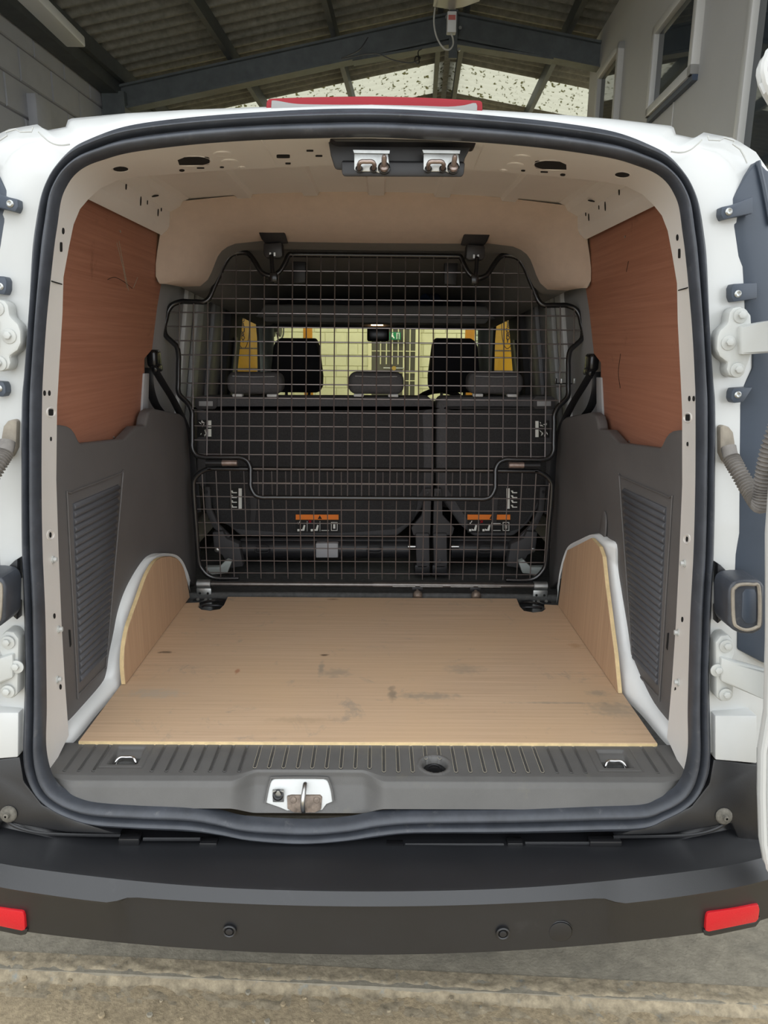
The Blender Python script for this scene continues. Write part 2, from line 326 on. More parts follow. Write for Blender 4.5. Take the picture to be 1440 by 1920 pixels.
# broken kerb strip on the threshold and the yard outside it
rng = random.Random(3); v = []; f = []; NX = 700; NR = 14
from mathutils import noise as mnoise
for j in range(NR + 1):
    t = j / NR; yy0 = 1.345 - .10 * t
    for i in range(NX + 1):
        xx = -3 + 6 * i / NX
        wv_ = .012 * mnoise.noise((xx * 3, 1.7, 0)) + .006 * mnoise.noise((xx * 14, 5.1, 0))
        st = sm(.35, .62, t + wv_ * 8)
        zz = .0015 - .0185 * st + (.005 * mnoise.noise((xx * 25, yy0 * 60, 0)) + .003 * mnoise.noise((xx * 70, yy0 * 120, 3))) * (1 if 0 < j < NR else 0) * (.25 + .75 * (1 - abs(2 * t - 1)))
        v.append(B(xx, yy0, max(zz, -.0185)))
for j in range(NR):
    for i in range(NX): f.append((j * (NX + 1) + i, j * (NX + 1) + i + 1, (j + 1) * (NX + 1) + i + 1, (j + 1) * (NX + 1) + i))
struct(obj('trim_1', v, f, 'kerb', smooth=True))
struct(obj('floor_yard', [B(-14, -12, -.017), B(14, -12, -.017), B(14, 1.30, -.017), B(-14, 1.30, -.017)], [(0, 1, 2, 3)], 'yard'))
# chippings of stone lying along the kerb
for k in range(26):
    c = B(rng.uniform(-1.0, 1.0), rng.uniform(1.20, 1.29), -.013); r_ = rng.uniform(.003, .0075)
    pts = [c + Vector((math.cos(a) * r_ * rng.uniform(.7, 1.2), math.sin(a) * r_ * rng.uniform(.7, 1.2), 0)) for a in [i * math.pi / 3 for i in range(6)]]
    o = prism('stone_chip', pts, (0, 0, r_ * .8), rng.choice(['kerb', 'concrete', 'yard']), gr, bevel=.001, seg=1)

# left wall: painted blocks
BLK = None
def blocks(parent, fn, u0, u1, z0, z1, bw, bh, jt, thick, m, mj):
    """courses of blocks; fn(u, z, d) -> point, d = proud of the wall"""
    me = {}
    row = 0; z = z0
    while z < z1 - .01:
        u = u0 - (bw / 2 if row % 2 else 0)
        while u < u1:
            a, b_ = max(u, u0) + jt / 2, min(u + bw, u1) - jt / 2
            if b_ - a > .04:
                key = round(b_ - a, 3)
                if key not in me:
                    L = b_ - a; h = bh - jt; e = .006
                    o0 = fn(0, 0, 0); U = (fn(1, 0, 0) - o0); D = (fn(0, 0, 1) - o0); Zv = Vector((0, 0, 1))
                    vs = [D * 0, U * L, U * L + Zv * h, Zv * h]
                    vt = [U * e + Zv * e + D * thick, U * (L - e) + Zv * e + D * thick, U * (L - e) + Zv * (h - e) + D * thick, U * e + Zv * (h - e) + D * thick]
                    mm = bpy.data.meshes.new('block'); mm.from_pydata([tuple(p) for p in vs + vt], [], [(4, 5, 6, 7), (0, 1, 5, 4), (1, 2, 6, 5), (2, 3, 7, 6), (3, 0, 4, 7)])
                    mm.materials.append(MATS[m]); me[key] = mm
                o = bpy.data.objects.new('block', me[key]); COL.objects.link(o); o.location = fn(a, z + jt / 2, random.uniform(-.0015, .0015)); o.parent = parent
            u += bw
        z += bh; row += 1
wl = struct(obj('wall_left', [B(XL, 1.6, 0), B(XL, 15.1, 0), B(XL, 15.1, 3.62), B(XL, 1.6, 3.62)], [(0, 1, 2, 3)], 'white_joint'))
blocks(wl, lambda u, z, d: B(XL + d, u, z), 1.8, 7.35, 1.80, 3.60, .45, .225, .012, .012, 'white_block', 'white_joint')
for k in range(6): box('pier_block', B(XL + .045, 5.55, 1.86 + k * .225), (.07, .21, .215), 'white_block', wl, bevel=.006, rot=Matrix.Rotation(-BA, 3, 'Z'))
# rear wall: cream painted blocks
YB = 15.0
wb = struct(obj('wall_back', [B(XL, YB, 0), B(XR, YB, 0), B(XR, YB, 4.3), B(XL, YB, 4.3)], [(0, 1, 2, 3)], 'cream_joint'))
blocks(wb, lambda u, z, d: B(u, YB - d, z), XL, XR, 0.0, 2.25, .45, .225, .012, .012, 'cream_block', 'cream_joint')
struct(obj('wall_right', [B(XR, 7.2, 0), B(XR, 15.0, 0), B(XR, 15.0, 3.7), B(XR, 7.2, 3.7)], [(0, 1, 2, 3)], 'cream_block'))
# office partition
wo = struct(box('wall_office', B(XW + .06, 4.4, 1.98), (.12, 5.5, 3.96), 'office_panel', rot=Matrix.Rotation(-BA, 3, 'Z')))
def offp(px, py):
    p = Binv(pP(px, py, B(XW, 0, 0), B(1, 0, 0))); return p.y, p.z
wi = 0
for (pxl, pxr, pbl, ztop, zb) in (((1128), 1166, None, 3.05, 1.6), (1228, 1308, (1226, 218), 3.35, None), (1404, 1600, None, 3.35, 1.9)):
    yfar, _ = offp(pxl, 150); ynear = offp(min(pxr, 1500), 150)[0]
    z_b = zb if zb else offp(*pbl)[1]
    if wi == 0: ztop = offp(1128, 140)[1]
    wi += 1
    wdw = struct(obj('window_%d' % wi, [B(XW - .012, yfar, z_b), B(XW - .012, ynear, z_b), B(XW - .012, ynear, ztop), B(XW - .012, yfar, ztop)], [(0, 1, 2, 3)], 'office_glass'))
    fw = .055
    for (a, b_, c, d) in ((yfar, yfar - fw, z_b, ztop), (ynear + fw, ynear, z_b, ztop), (yfar, ynear, z_b, z_b + fw), (yfar, ynear, ztop - fw, ztop)):
        prism('frame_bar', [B(XW - .045, a, c), B(XW - .045, b_, c), B(XW - .045, b_, d), B(XW - .045, a, d)], B(.05, 0, 0) - B(0, 0, 0), 'office_frame', wdw, bevel=.006)
    prism('sill_strip', [B(XW - .03, yfar, z_b - .03), B(XW - .03, ynear, z_b - .03), B(XW - .03, ynear, z_b), B(XW - .03, yfar, z_b)], B(.03, 0, 0) - B(0, 0, 0), 'office_dark', wdw)  # dark strip standing in for the shade under the window
for px in (1262, 1500):
    yj = offp(px, 200)[0]
    prism('panel_joint', [B(XW - .004, yj, 0), B(XW - .004, yj - .012, 0), B(XW - .004, yj - .012, 3.95), B(XW - .004, yj, 3.95)], B(.006, 0, 0) - B(0, 0, 0), 'office_frame', wo)
# roof: one corrugated sheet beside the other
ceil = struct(obj('ceiling', [B(RX - .12, 1.6, RZ + .05), B(RX + .12, 1.6, RZ + .05), B(RX + .12, 15.1, RZ + .05), B(RX - .12, 15.1, RZ + .05)], [(0, 1, 2, 3)], 'roof_sheet'))
SW = 0.90; y = 1.6; k = 0
SKY = (8.28, 9.14)
edges = [1.2, 1.6, 2.5, 3.4, 4.3, 5.2, 6.1, 7.0, 7.65, 8.28, 9.14, 10.04, 10.94, 11.84, 12.7, 13.6, 14.4, 15.1]  # foremost strip is unseen, added to cut overhead light on the bumper
for a, b_ in zip(edges[:-1], edges[1:]):
    for s in (-1, 1):
        x_e = XL - .15 if s < 0 else XR + .1
        sky = abs(a - 8.28) < .01 or abs(a - 10.94) < .01 or abs(a - 12.7) < .01  # farther rows are unseen, added to let daylight onto the rear wall
        n = max(8, int((b_ - a) / .0187)); v = []; f = []
        for i in range(n + 1):
            yy = a + (b_ - a) * i / n; dz = .026 * math.sin(2 * math.pi * yy / .150)
            for x in (RX + s * .03, x_e): v.append(B(x, yy, roofz(x) + dz + .03))
        for i in range(n): f.append((2 * i, 2 * i + 1, 2 * i + 3, 2 * i + 2))
        obj('skylight_sheet' if sky else 'roof_sheet', v, f, 'skylight' if sky else 'roof_sheet', ceil, smooth=True)
def roofray(px, py, drop=.08):
    s = 1 if px > 838 else -1
    n = B(s * SL, 0, 1) - B(0, 0, 0)
    return Binv(pP(px, py, B(RX, 0, RZ - drop), n))
R3 = Matrix.Rotation(-BA, 3, 'Z')
pur = [roofray(365, 4).x, roofray(610, 4).x, roofray(1092, 4).x, roofray(1092, 4).x + 1.0, roofray(365, 4).x - .95]
for x in pur + [RX - .11, RX + .11]:
    box('purlin', B(x, 8.4, roofz(x) - .05), (.045, 13.4, .12), 'purlin_steel', ceil, rot=R3)
box('eaves_beam', B(XL + .10, 8.4, roofz(XL) - .10), (.14, 13.4, .14), 'purlin_steel', ceil, rot=R3)
box('gutter_board', B(XL + .03, 8.4, 3.62), (.05, 13.4, .08), 'purlin_steel', ceil, rot=R3)
for yr in (6.83, 2.2, 12.2):
    for s in (-1, 1):
        x_e = XL if s < 0 else XR
        z0, z1 = roofz(RX) - .11, roofz(x_e) - .11
        for (w_, t_, dz) in ((.06, .17, -.11), (.13, .018, -.02), (.13, .018, -.20)):
            pts = [B(RX, yr - w_ / 2, z0 + dz + t_ / 2), B(x_e, yr - w_ / 2, z1 + dz + t_ / 2), B(x_e, yr - w_ / 2, z1 + dz - t_ / 2), B(RX, yr - w_ / 2, z0 + dz - t_ / 2)]
            prism('rafter', pts, B(0, w_, 0) - B(0, 0, 0), 'roof_steel', ceil)
        # haunch plate under the apex
        pts = [B(RX, yr - .03, z0 - .20), B(RX + s * .85, yr - .03, roofz(RX + .85) - .31), B(RX, yr - .03, z0 - .235)]
        prism('apex_plate', pts, B(0, .06, 0) - B(0, 0, 0), 'roof_steel', ceil)
        pts = [B(RX, yr - .06, z0 - .235), B(RX + s * .85, yr - .06, roofz(RX + .85) - .31), B(RX + s * .85, yr - .06, roofz(RX + .85) - .33), B(RX, yr - .06, z0 - .255)]
        prism('apex_flange', pts, B(0, .12, 0) - B(0, 0, 0), 'roof_steel', ceil)
    box('apex_splice', B(RX, yr - .07, z0_ if False else roofz(RX) - .30), (.07, .03, .36), 'roof_steel', ceil, rot=R3)
    box('column', B(XL + .12, yr, 1.75), (.20, .20, 3.5), 'roof_steel', ceil, rot=R3)
for (dx, dz) in ((-.06, -.18), (.055, -.26), (.05, -.42)):
    disc('bolt', B(RX + dx, 6.74, RZ + dz), B(0, -1, 0) - B(0, 0, 0), .014, .012, 'zinc', ceil, res=8)
# hanging radiant heater under the ridge
hp = pY(862, 12, 5.6)
ht = empty('radiant_heater', hp, 'grey metal hanging heater under the roof ridge with a white junction box', 'heater')
sec = [(x_ * 1.2, z_) for x_, z_ in [(-.13, .22), (-.155, .05), (-.155, -.005), (-.06, -.02), (.02, -.006), (.11, .03), (.155, .085), (.16, .22)]]
prism('hood', [hp + Vector((x, 0, z)) for x, z in sec], (0, -1.3, 0), 'heater_grey', ht, bevel=.004)
prism('end_seam', [hp + Vector((x, .002, z)) for x, z in [(-.055, .22), (-.05, -.01), (-.035, -.008), (-.04, .22)]], (0, .006, 0), 'white_box', ht)
jb = box('junction_box', hp + Vector((-.05, .05, -.085)), (.065, .06, .13), 'white_box', ht, bevel=.006)
box('sticker', hp + Vector((-.05, .019, -.06)), (.05, .002, .03), 'red_mark', jb)
tube('cable', smooth_path([hp + Vector(p) for p in [(-.15, .02, .10), (-.17, .02, 0), (-.175, .02, -.10), (-.15, .02, -.19), (-.10, .03, -.25), (-.06, .03, -.255), (-.035, .04, -.22), (-.04, .05, -.17), (-.055, .05, -.15)]], 6), .006, 'cable_white', ht, res=6)
box('drop_rod', hp + Vector((-.02, -.5, .5)), (.012, .012, .6), 'zinc', ht)
# loose cable on the rafter
cb = pY(735, 112, 6.62)
tag(tube('loose_cable', smooth_path([pY(690, 70, 6.62), pY(672, 95, 6.62), pY(640, 110, 6.62), pY(700, 100, 6.62), pY(735, 112, 6.62), pY(765, 118, 6.62), pY(782, 114, 6.62), pY(788, 108, 6.62), pY(780, 106, 6.62), pY(778, 116, 6.62), pY(786, 118, 6.62), pY(784, 98, 6.62), pY(791, 92, 6.62)], 5), .005, 'black_plastic', res=5), 'thin black loose cable looped beneath the roof apex plate', 'cable')
# fluorescent fittings; those in the far bays are unseen, added for light
for k, (px, py, yy, ln) in enumerate(((56, -6, 4.4, 1.2),)):
    c = pY(px, py, yy); fl = empty('strip_light', c, 'white strip light fitting at the top of the left block wall', 'light')
    box('batten', c, (.12, ln, .06), 'white_box', fl, bevel=.01); box('end_cap', c + Vector((0, -ln / 2, -.005)), (.13, .05, .08), 'cable_white', fl, bevel=.012)
for k, (x, y_) in enumerate(((-1.4, 11.2), (1.6, 11.2), (-1.4, 13.4), (1.6, 13.4))):
    c = B(x, y_, 3.55); fl = empty('strip_light', c, ['strip light hanging in the far left bay, nearer the van', 'strip light hanging in the far right bay, nearer the van', 'strip light close to the cream rear wall on the left', 'strip light close to the cream rear wall on the right'][k], 'light', 'workshop strip lights in the far bays')
    box('batten', c + Vector((0, 0, .04)), (1.5, .10, .05), 'white_box', fl, bevel=.008)
    ld = bpy.data.lights.new('strip_lamp', 'AREA'); ld.shape = 'RECTANGLE'; ld.size = 1.4; ld.size_y = .08; ld.energy = 20; ld.color = (1, .98, .80)  # unseen fill, added to brighten the cream rear wall
    lo = bpy.data.objects.new('strip_lamp', ld); link(lo, fl); lo.location = c + Vector((0, 0, -.03))
    tube('lamp_tube', [c + Vector((-.72, 0, 0)), c + Vector((.72, 0, 0))], .018, 'tube_light', fl, res=8)
    for dx in (-.6, .6): box('hanger', c + Vector((dx, 0, .30)), (.01, .01, .5), 'zinc', fl)

# ---- far door, exit sign, lifts
def back(px, py, d=0.0): return pP(px, py, B(0, YB - d, 0), B(0, 1, 0))
a, b_ = Binv(back(697, 640, .03)), Binv(back(779, 640, .03))
zt = back(740, 608, .03).z + .03
dr = struct(obj('door_1', [B(a.x, YB - .02, 0), B(b_.x, YB - .02, 0), B(b_.x, YB - .02, zt), B(a.x, YB - .02, zt)], [(0, 1, 2, 3)], 'door_dark'))
for (x0, x1) in ((a.x - .07, a.x), (b_.x, b_.x + .10), (Binv(back(758, 640)).x - .02, Binv(back(758, 640)).x + .03)):
    prism('frame_post', [B(x0, YB - .08, 0), B(x1, YB - .08, 0), B(x1, YB - .08, zt + .08), B(x0, YB - .08, zt + .08)], B(0, .06, 0) - B(0, 0, 0), 'cream_paint', dr)
for px in (714, 725, 736, 747, 769):
    c = Binv(back(px, 640)); tube('security_bar', [B(c.x, YB - .07, .95 if px < 760 else .3), B(c.x, YB - .07, zt)], .013, 'cream_paint', dr, res=6)
for py in (658, 698, 713):
    c = back(700, py); tube('cross_bar', [B(a.x, YB - .06, c.z), B(b_.x, YB - .06, c.z)], .009, 'cream_paint', dr, res=5)
kn = back(739, 690); kb = Binv(kn)
tube('push_bar', [B(kb.x - .22, YB - .10, kb.z), B(kb.x + .20, YB - .10, kb.z)], .016, 'zinc', dr, res=8)
disc('lock', B(kb.x, YB - .13, kb.z), B(0, 1, 0), .045, .05, 'brass', dr, res=12)
es = Binv(back(741, 630)); ex = empty('exit_sign', B(es.x, YB - .11, es.z - .1), 'small green running man exit sign on the barred far door', 'sign')
box('board', B(es.x, YB - .11, es.z), (.23, .012, .15), 'exit_green', ex, rot=R3)
def sgn(name, pts, m='label_white'):
    prism(name, [B(es.x + x, YB - .119, es.z + z) for x, z in pts], B(0, .002, 0) - B(0, 0, 0), m, ex)
sgn('doorway', [(.03, -.06), (.09, -.06), (.09, .06), (.03, .06)]); sgn('doorway_opening', [(.04, -.06), (.08, -.06), (.08, .05), (.04, .05)], 'exit_green')
sgn('figure_head', [(-.05 + .014 * math.cos(t), .045 + .014 * math.sin(t)) for t in [i * .785 for i in range(8)]])
sgn('figure_body', [(-.07, .03), (-.04, .025), (-.03, -.01), (-.01, -.03), (-.02, -.055), (-.04, -.03), (-.06, -.01), (-.075, -.05), (-.09, -.045), (-.075, 0)])
# roller-shutter strip and hose reel on the rear wall
c0, c1 = Binv(back(892, 640)), Binv(back(925, 640))
sh = struct(obj('door_2', [B(c0.x, YB - .03, 0), B(c1.x + .8, YB - .03, 0), B(c1.x + .8, YB - .03, 2.3), B(c0.x, YB - .03, 2.3)], [(0, 1, 2, 3)], 'shutter'))
for i in range(20):
    z = .1 + i * .11
    prism('slat', [B(c0.x, YB - .032, z), B(c0.x, YB - .055, z + .03), B(c0.x, YB - .055, z + .075), B(c0.x, YB - .032, z + .10)], B(c1.x + .8 - c0.x, 0, 0) - B(0, 0, 0), 'shutter', sh)
prism('painted_section', [B(XL + .004, 7.35, 0), B(XL + .004, 14.98, 0), B(XL + .004, 14.98, 3.55), B(XL + .004, 7.35, 3.55)], B(.008, 0, 0) - B(0, 0, 0), 'cream_pale', wl)
hr = Vector((XL + .12, 13.55, pY(521, 614, 13.7).z)); hre = empty('hose_reel', B(hr.x, hr.y, hr.z - .25), 'dark wall reel with a hanging black loop on the pale side wall', 'hose reel')
lathe('drum', [(.03, 0), (.17, 0), (.17, .02), (.09, .03), (.09, .10), (.17, .11), (.17, .13), (.03, .13)], B(hr.x, hr.y, hr.z), B(1, 0, 0), 'black_plastic', hre)
box('bracket', B(hr.x - .04, hr.y, hr.z), (.10, .10, .24), 'zinc', hre, bevel=.005)
tube('hose', smooth_path([B(hr.x + .08, hr.y - .1, hr.z - .1), B(hr.x + .09, hr.y + .06, hr.z - .24), B(hr.x + .10, hr.y + .45, hr.z - .12), B(hr.x + .06, hr.y + .7, hr.z + .15)], 6), .014, 'black_plastic', hre, res=6)
def letter(ch, size):
    cu = bpy.data.curves.new('letter', 'FONT'); cu.body = ch; cu.size = size; cu.align_x = 'CENTER'; cu.extrude = .002; cu.offset = size * .012
    o = bpy.data.objects.new('tmp', cu); COL.objects.link(o); bpy.context.view_layer.update()
    me = bpy.data.meshes.new_from_object(o.evaluated_get(bpy.context.evaluated_depsgraph_get())); bpy.data.objects.remove(o); bpy.data.curves.remove(cu)
    return me
def lift_post(px, label, wide=.30, text=True):
    c = pY(px, 640, 8.0); base = Vector((c.x, 8.0, 0))
    e = empty('lift_post', base, label, 'car lift', 'posts of the near two-post lift')
    prism('column', [base + Vector((-wide / 2, 0, 0)), base + Vector((wide / 2, 0, 0)), base + Vector((wide / 2 - .03, .22, 0)), base + Vector((-wide / 2 + .03, .22, 0))], (0, 0, 3.3), 'lift_yellow', e, bevel=.01)
    box('base_plate', base + Vector((0, .12, .01)), (.45, .5, .02), 'lift_yellow', e, bevel=.004)
    for zz in (1.32, 1.10): box('band', base + Vector((0, -.004, zz)), (wide, .008, .014), 'rust_steel', e)
    prism('carriage_guard', [base + Vector(p) for p in [(-wide / 2, -.05, .80), (wide / 2 - .05, -.05, .80), (wide / 2 - .02, -.05, 1.02), (wide / 2 + .02, -.05, 1.10), (.05, -.05, .98), (-wide / 2, -.05, .88)]], (0, .045, 0), 'label_white', e, bevel=.004)
    if text:
        zc = pY(px, 637, 8.0).z
        cache = {}
        for i, ch in enumerate(reversed('BRADBURY')):
            me = cache.get(ch) or letter(ch, .070); cache[ch] = me
            if not me.materials: me.materials.append(MATS['lift_text'])
            o = bpy.data.objects.new('letter', me); link(o, e); o.rotation_euler = (math.pi / 2, 0, 0); o.location = base + Vector((0, -.003, zc - .03 + i * .0535))
        tube('oval_line', [base + Vector((.075 * math.cos(t), -.003, zc + .18 + .275 * math.sin(t))) for t in [i * math.pi / 20 for i in range(40)]], .0035, 'lift_text', e, closed=True, res=4)
    return e
lift_post(456, 'yellow lift post with stacked lettering outside the left front door window')
lift_post(952, 'yellow lift post with stacked lettering outside the right front door window')
for px, lb in ((577, 'orange lift post seen through the windscreen left of the barred door'), (881, 'orange lift post seen through the windscreen right of the barred door')):
    c = pY(px, 640, 12.0); base = Vector((c.x, 12.0, 0))
    e = empty('lift_post', base, lb, 'car lift', 'posts of the far two-post lift')
    prism('column', [base + Vector((-.075, 0, 0)), base + Vector((.075, 0, 0)), base + Vector((.06, .2, 0)), base + Vector((-.06, .2, 0))], (0, 0, 3.3), 'lift_orange', e, bevel=.01)
    box('base_plate', base + Vector((0, .1, .01)), (.4, .45, .02), 'lift_orange', e, bevel=.004)
    box('control_box', base + Vector((-.05, -.03, 1.36)), (.12, .06, .09), 'rust_steel', e, bevel=.004); box('notice', base + Vector((.03, -.065, 1.34)), (.05, .006, .05), 'label_white', e)

# ================================================================== VAN
van = empty('van', (0, 1.2, 0), 'white panel van seen from behind with its rear doors open', 'van')
# ---- rear aperture seal: paired outer | inner outlines, left half, corner upwards to the top middle
PAIR = [((130, 1530), (145, 1495)), ((91, 1509), (122, 1484)), ((65, 1483), (105, 1470)), ((50, 1450), (92, 1445)), ((45, 1410), (84, 1400)), ((47, 1330), (85, 1330)), ((49, 1250), (84, 1250)),
        ((47, 1150), (82, 1150)), ((43, 1030), (77, 1030)), ((42, 900), (75, 900)), ((43, 760), (76, 760)), ((48, 695), (78, 700)), ((56, 590), (85, 595)), ((62.5, 473), (98, 470)), ((70, 415), (105, 420)),
        ((78, 372), (112, 374)), ((88, 343), (123, 347)), ((104, 315), (138, 326)), ((133, 283), (160, 310)), ((167, 263), (192, 298)), ((240, 237.5), (245, 284)), ((350, 222), (355, 270)), ((480, 212), (480, 261)), ((600, 206), (600, 257.5))]
BOT = [((182, 1546), (182, 1503)), ((260, 1552), (260, 1508)), ((359, 1557), (359, 1512)), ((420, 1565), (410, 1521)), ((480, 1575), (462, 1533)), ((564, 1581), (573, 1539)), ((640, 1576), (651, 1534)),
       ((700, 1568), (705, 1524)), ((760, 1561), (760, 1519)), ((837, 1560), (837, 1517)), ((960, 1560), (960, 1515)), ((1112, 1557), (1112, 1510)), ((1200, 1553), (1200, 1507))]
Lo = [pR(*p[0]) for p in PAIR]; Li = [pR(*p[1]) for p in PAIR]
To, Ti = pR(703, 205), pR(703, 256); To.x = Ti.x = 0
outer = [pR(*p[0]) for p in reversed(BOT)] + Lo + [To] + [mir(p) for p in reversed(Lo)]
inner = [pR(*p[1]) for p in reversed(BOT)] + Li + [Ti] + [mir(p) for p in reversed(Li)]
outer_s, inner_s = smooth_path(outer, 6, True), smooth_path(inner, 6, True)
def seal_h(s):
    if s < .16: return .004 + .006 * s / .16
    if s < .50: return .010 + .012 * math.sin(math.pi * (s - .16) / .34)
    if s < .56: return .004
    return .006 + .017 * math.sin(math.pi * min(1, (s - .56) / .44)) ** .6
rings = []
for s in [0, 0, .08, .16, .19, .24, .29, .34, .40, .45, .50, .53, .56, .585, .62, .68, .74, .80, .86, .92, .97, 1.0, 1.0]:
    h = seal_h(s) if len(rings) not in (0, 22) else (-.03 if not rings else -.006)
    rings.append([a.lerp(b_, s) + Vector((0, -h, 0)) for a, b_ in zip(outer_s, inner_s)])
loft('door_seal', rings, 'rubber', van, closed=True, ang=0.9)

# ---- white rear frame, roof skin and flanks
SIL = [((45, 1410), None), ((47, 1330), None), ((49, 1250), None), ((47, 1150), None), ((43, 1030), None), ((42, 900), None), ((43, 760), None), ((48, 695), None), ((56, 590), None), ((62.5, 473), None), ((70, 415), None),
       ((78, 372), (-70, 372)), ((88, 343), (-60, 310)), ((98, 325), (-30, 268)), ((108, 309), (0, 250)), ((118, 298), (17, 242)), ((128, 287), (70, 233)), ((135, 281), (80, 240)), ((143, 276), (90, 244)), ((152, 271), (123, 238)), ((160, 267), (127.5, 225)), ((167, 263), (134, 222)),
       ((240, 237.5), (240, 212)), ((350, 222), (350, 206)), ((480, 212), (480, 202)), ((600, 206), (600, 199))]
A, Bq, Cq, Dq, Eq = [], [], [], [], []
for so, si in SIL:
    p = pR(*so) + (Vector((.012, .004, 0)))
    if si is None: q = Vector((-.80, p.y + .045, p.z))
    else: q = pR(si[0], si[1], .05)
    A.append(p); Bq.append(p.lerp(q, .35) + Vector((0, -.012 if si else -.006, 0))); Cq.append(p.lerp(q, .8) + Vector((0, -.010, 0)))
    Dq.append(q)
    rise = sm(-70, 240, si[0]) if si else 0
    Eq.append((q + Vector((-.08 * (1 - rise), .35, .045 * rise - .004)), Vector((q.x * 1.0 - .12 * (1 - rise), 3.9, q.z + .05 * rise - .004))))
def full(l, mid): return l + [mid] + [mir(p) for p in reversed(l)]
mA, mD = pR(703, 205), pR(703, 197, .05); mA.x = mD.x = 0
ringsJ = [full([p + Vector((0, .03, 0)) for p in A], mA + Vector((0, .03, 0))), full(A, mA), full(Bq, mA.lerp(mD, .35) + Vector((0, -.012, 0))), full(Cq, mA.lerp(mD, .8) + Vector((0, -.01, 0))), full(Dq, mD), full([e[0] for e in Eq], mD + Vector((0, .35, .045))), full([e[1] for e in Eq], mD + Vector((0, 2.55, .055)))]
loft('rear_body_frame', ringsJ, 'white_paint', van, ang=0.75)
# lower step of the frame above the bumper, both sides
for s in (-1, 1):
    c = [pR(1341, 1342, -.011), pR(1420, 1342, -.009), pR(1420, 1432, -.009), pR(1341, 1425, -.011)]
    prism('lower_frame_step', c, (0, .05, 0), 'white_paint', van, bevel=.003, s=s)
    # body-side joint seam lines near the roof corner
    sp = smooth_path([pR(x, y, -.009) for x, y in [(1316, 262), (1308, 270), (1296, 280), (1284, 285), (1272, 286), (1258, 284)]], 5)
    tube('sealer_seam', [p if s > 0 else mir(p) for p in sp], .0014, 'hinge_paint', van, res=5)
    sp = [pR(x, y, .012) for x, y in [(1327, 254), (1329, 262), (1350, 263), (1358, 258), (1377, 264), (1374, 270), (1388, 280), (1396, 294), (1401, 306)]]
    tube('sealer_seam', [p if s > 0 else mir(p) for p in sp], .0014, 'hinge_paint', van, res=5)
    # flank of the body below the roof, down to the sill
    prism('body_side', [Vector((.80, 1.30, .50)), Vector((.88, 1.75, .40)), Vector((.89, 4.6, .40)), Vector((.89, 4.6, 1.05)), Vector((.89, 1.75, 1.05)), Vector((.82, 1.32, 1.05))], (.012, 0, 0), 'white_paint', van, s=s)
    prism('body_side_upper', [Vector((.82, 1.32, 1.03)), Vector((.89, 1.75, 1.05)), Vector((.89, 3.30, 1.05)), Vector((.80, 3.30, 1.62)), Vector((.76, 1.70, 1.62))], (.012, 0, 0), 'white_paint', van, s=s)

# ---- inner flange / roof header
FL = [((92, 1445), (94, 1450, 1.235)), ((84, 1400), (129, 1379, 1.325)), ((85, 1330), (126.5, 1345, 1.34)), ((84, 1250), (121, 1270, 1.36)), ((82, 1150), (115, 1160, 1.38)), ((77, 1030), (110, 1040, 1.38)), ((75, 900), (105.5, 900, 1.38)),
      ((76, 760), (107, 760, 1.38)), ((78, 700), (110.5, 698, 1.38)), ((85, 595), (117, 590, 1.38)), ((93, 520), (119, 520, 1.38)), ((98, 470), (129, 465, 1.39)), ((105, 420), (138, 421, 1.40)), ((112, 374), (150, 392, 1.42)), ((123, 347), (167, 372, 1.45)), ((138, 326), (187, 354, 1.48)),
      ((160, 310), (221, 338, 1.52)), ((192, 298), (260, 331, 1.55)), ((245, 284), (300, 328, 1.57)), ((355, 270), (360, 323, 1.58)), ((480, 261), (480, 316, 1.58)), ((600, 257.5), (600, 311, 1.58))]
f1 = [pR(*a) + Vector((-.006 if a[1] > 330 else -.002, .003, .004 if a[1] < 330 else 0)) for a, b_ in FL]; f2 = [pY(*b_) for a, b_ in FL]
m1, m2 = pR(703, 252) + Vector((0, .012, 0)), pY(703, 309, 1.58); m1.x = m2.x = 0
fm = [a.lerp(b_, .55) + Vector((-.004, 0, .002)) for a, b_ in zip(f1, f2)]
f3 = [p + Vector((-.05 if p.z < 1.6 else -.02, .01, .03 if p.z > 1.6 else 0)) for p in f2]
hd = loft('header_panel', [full(f1, m1), full(fm, m1.lerp(m2, .5) + Vector((0, 0, .002))), full(f2, m2), full(f3, m2 + Vector((0, .01, .04)))], 'inner_paint', van, ang=0.8)
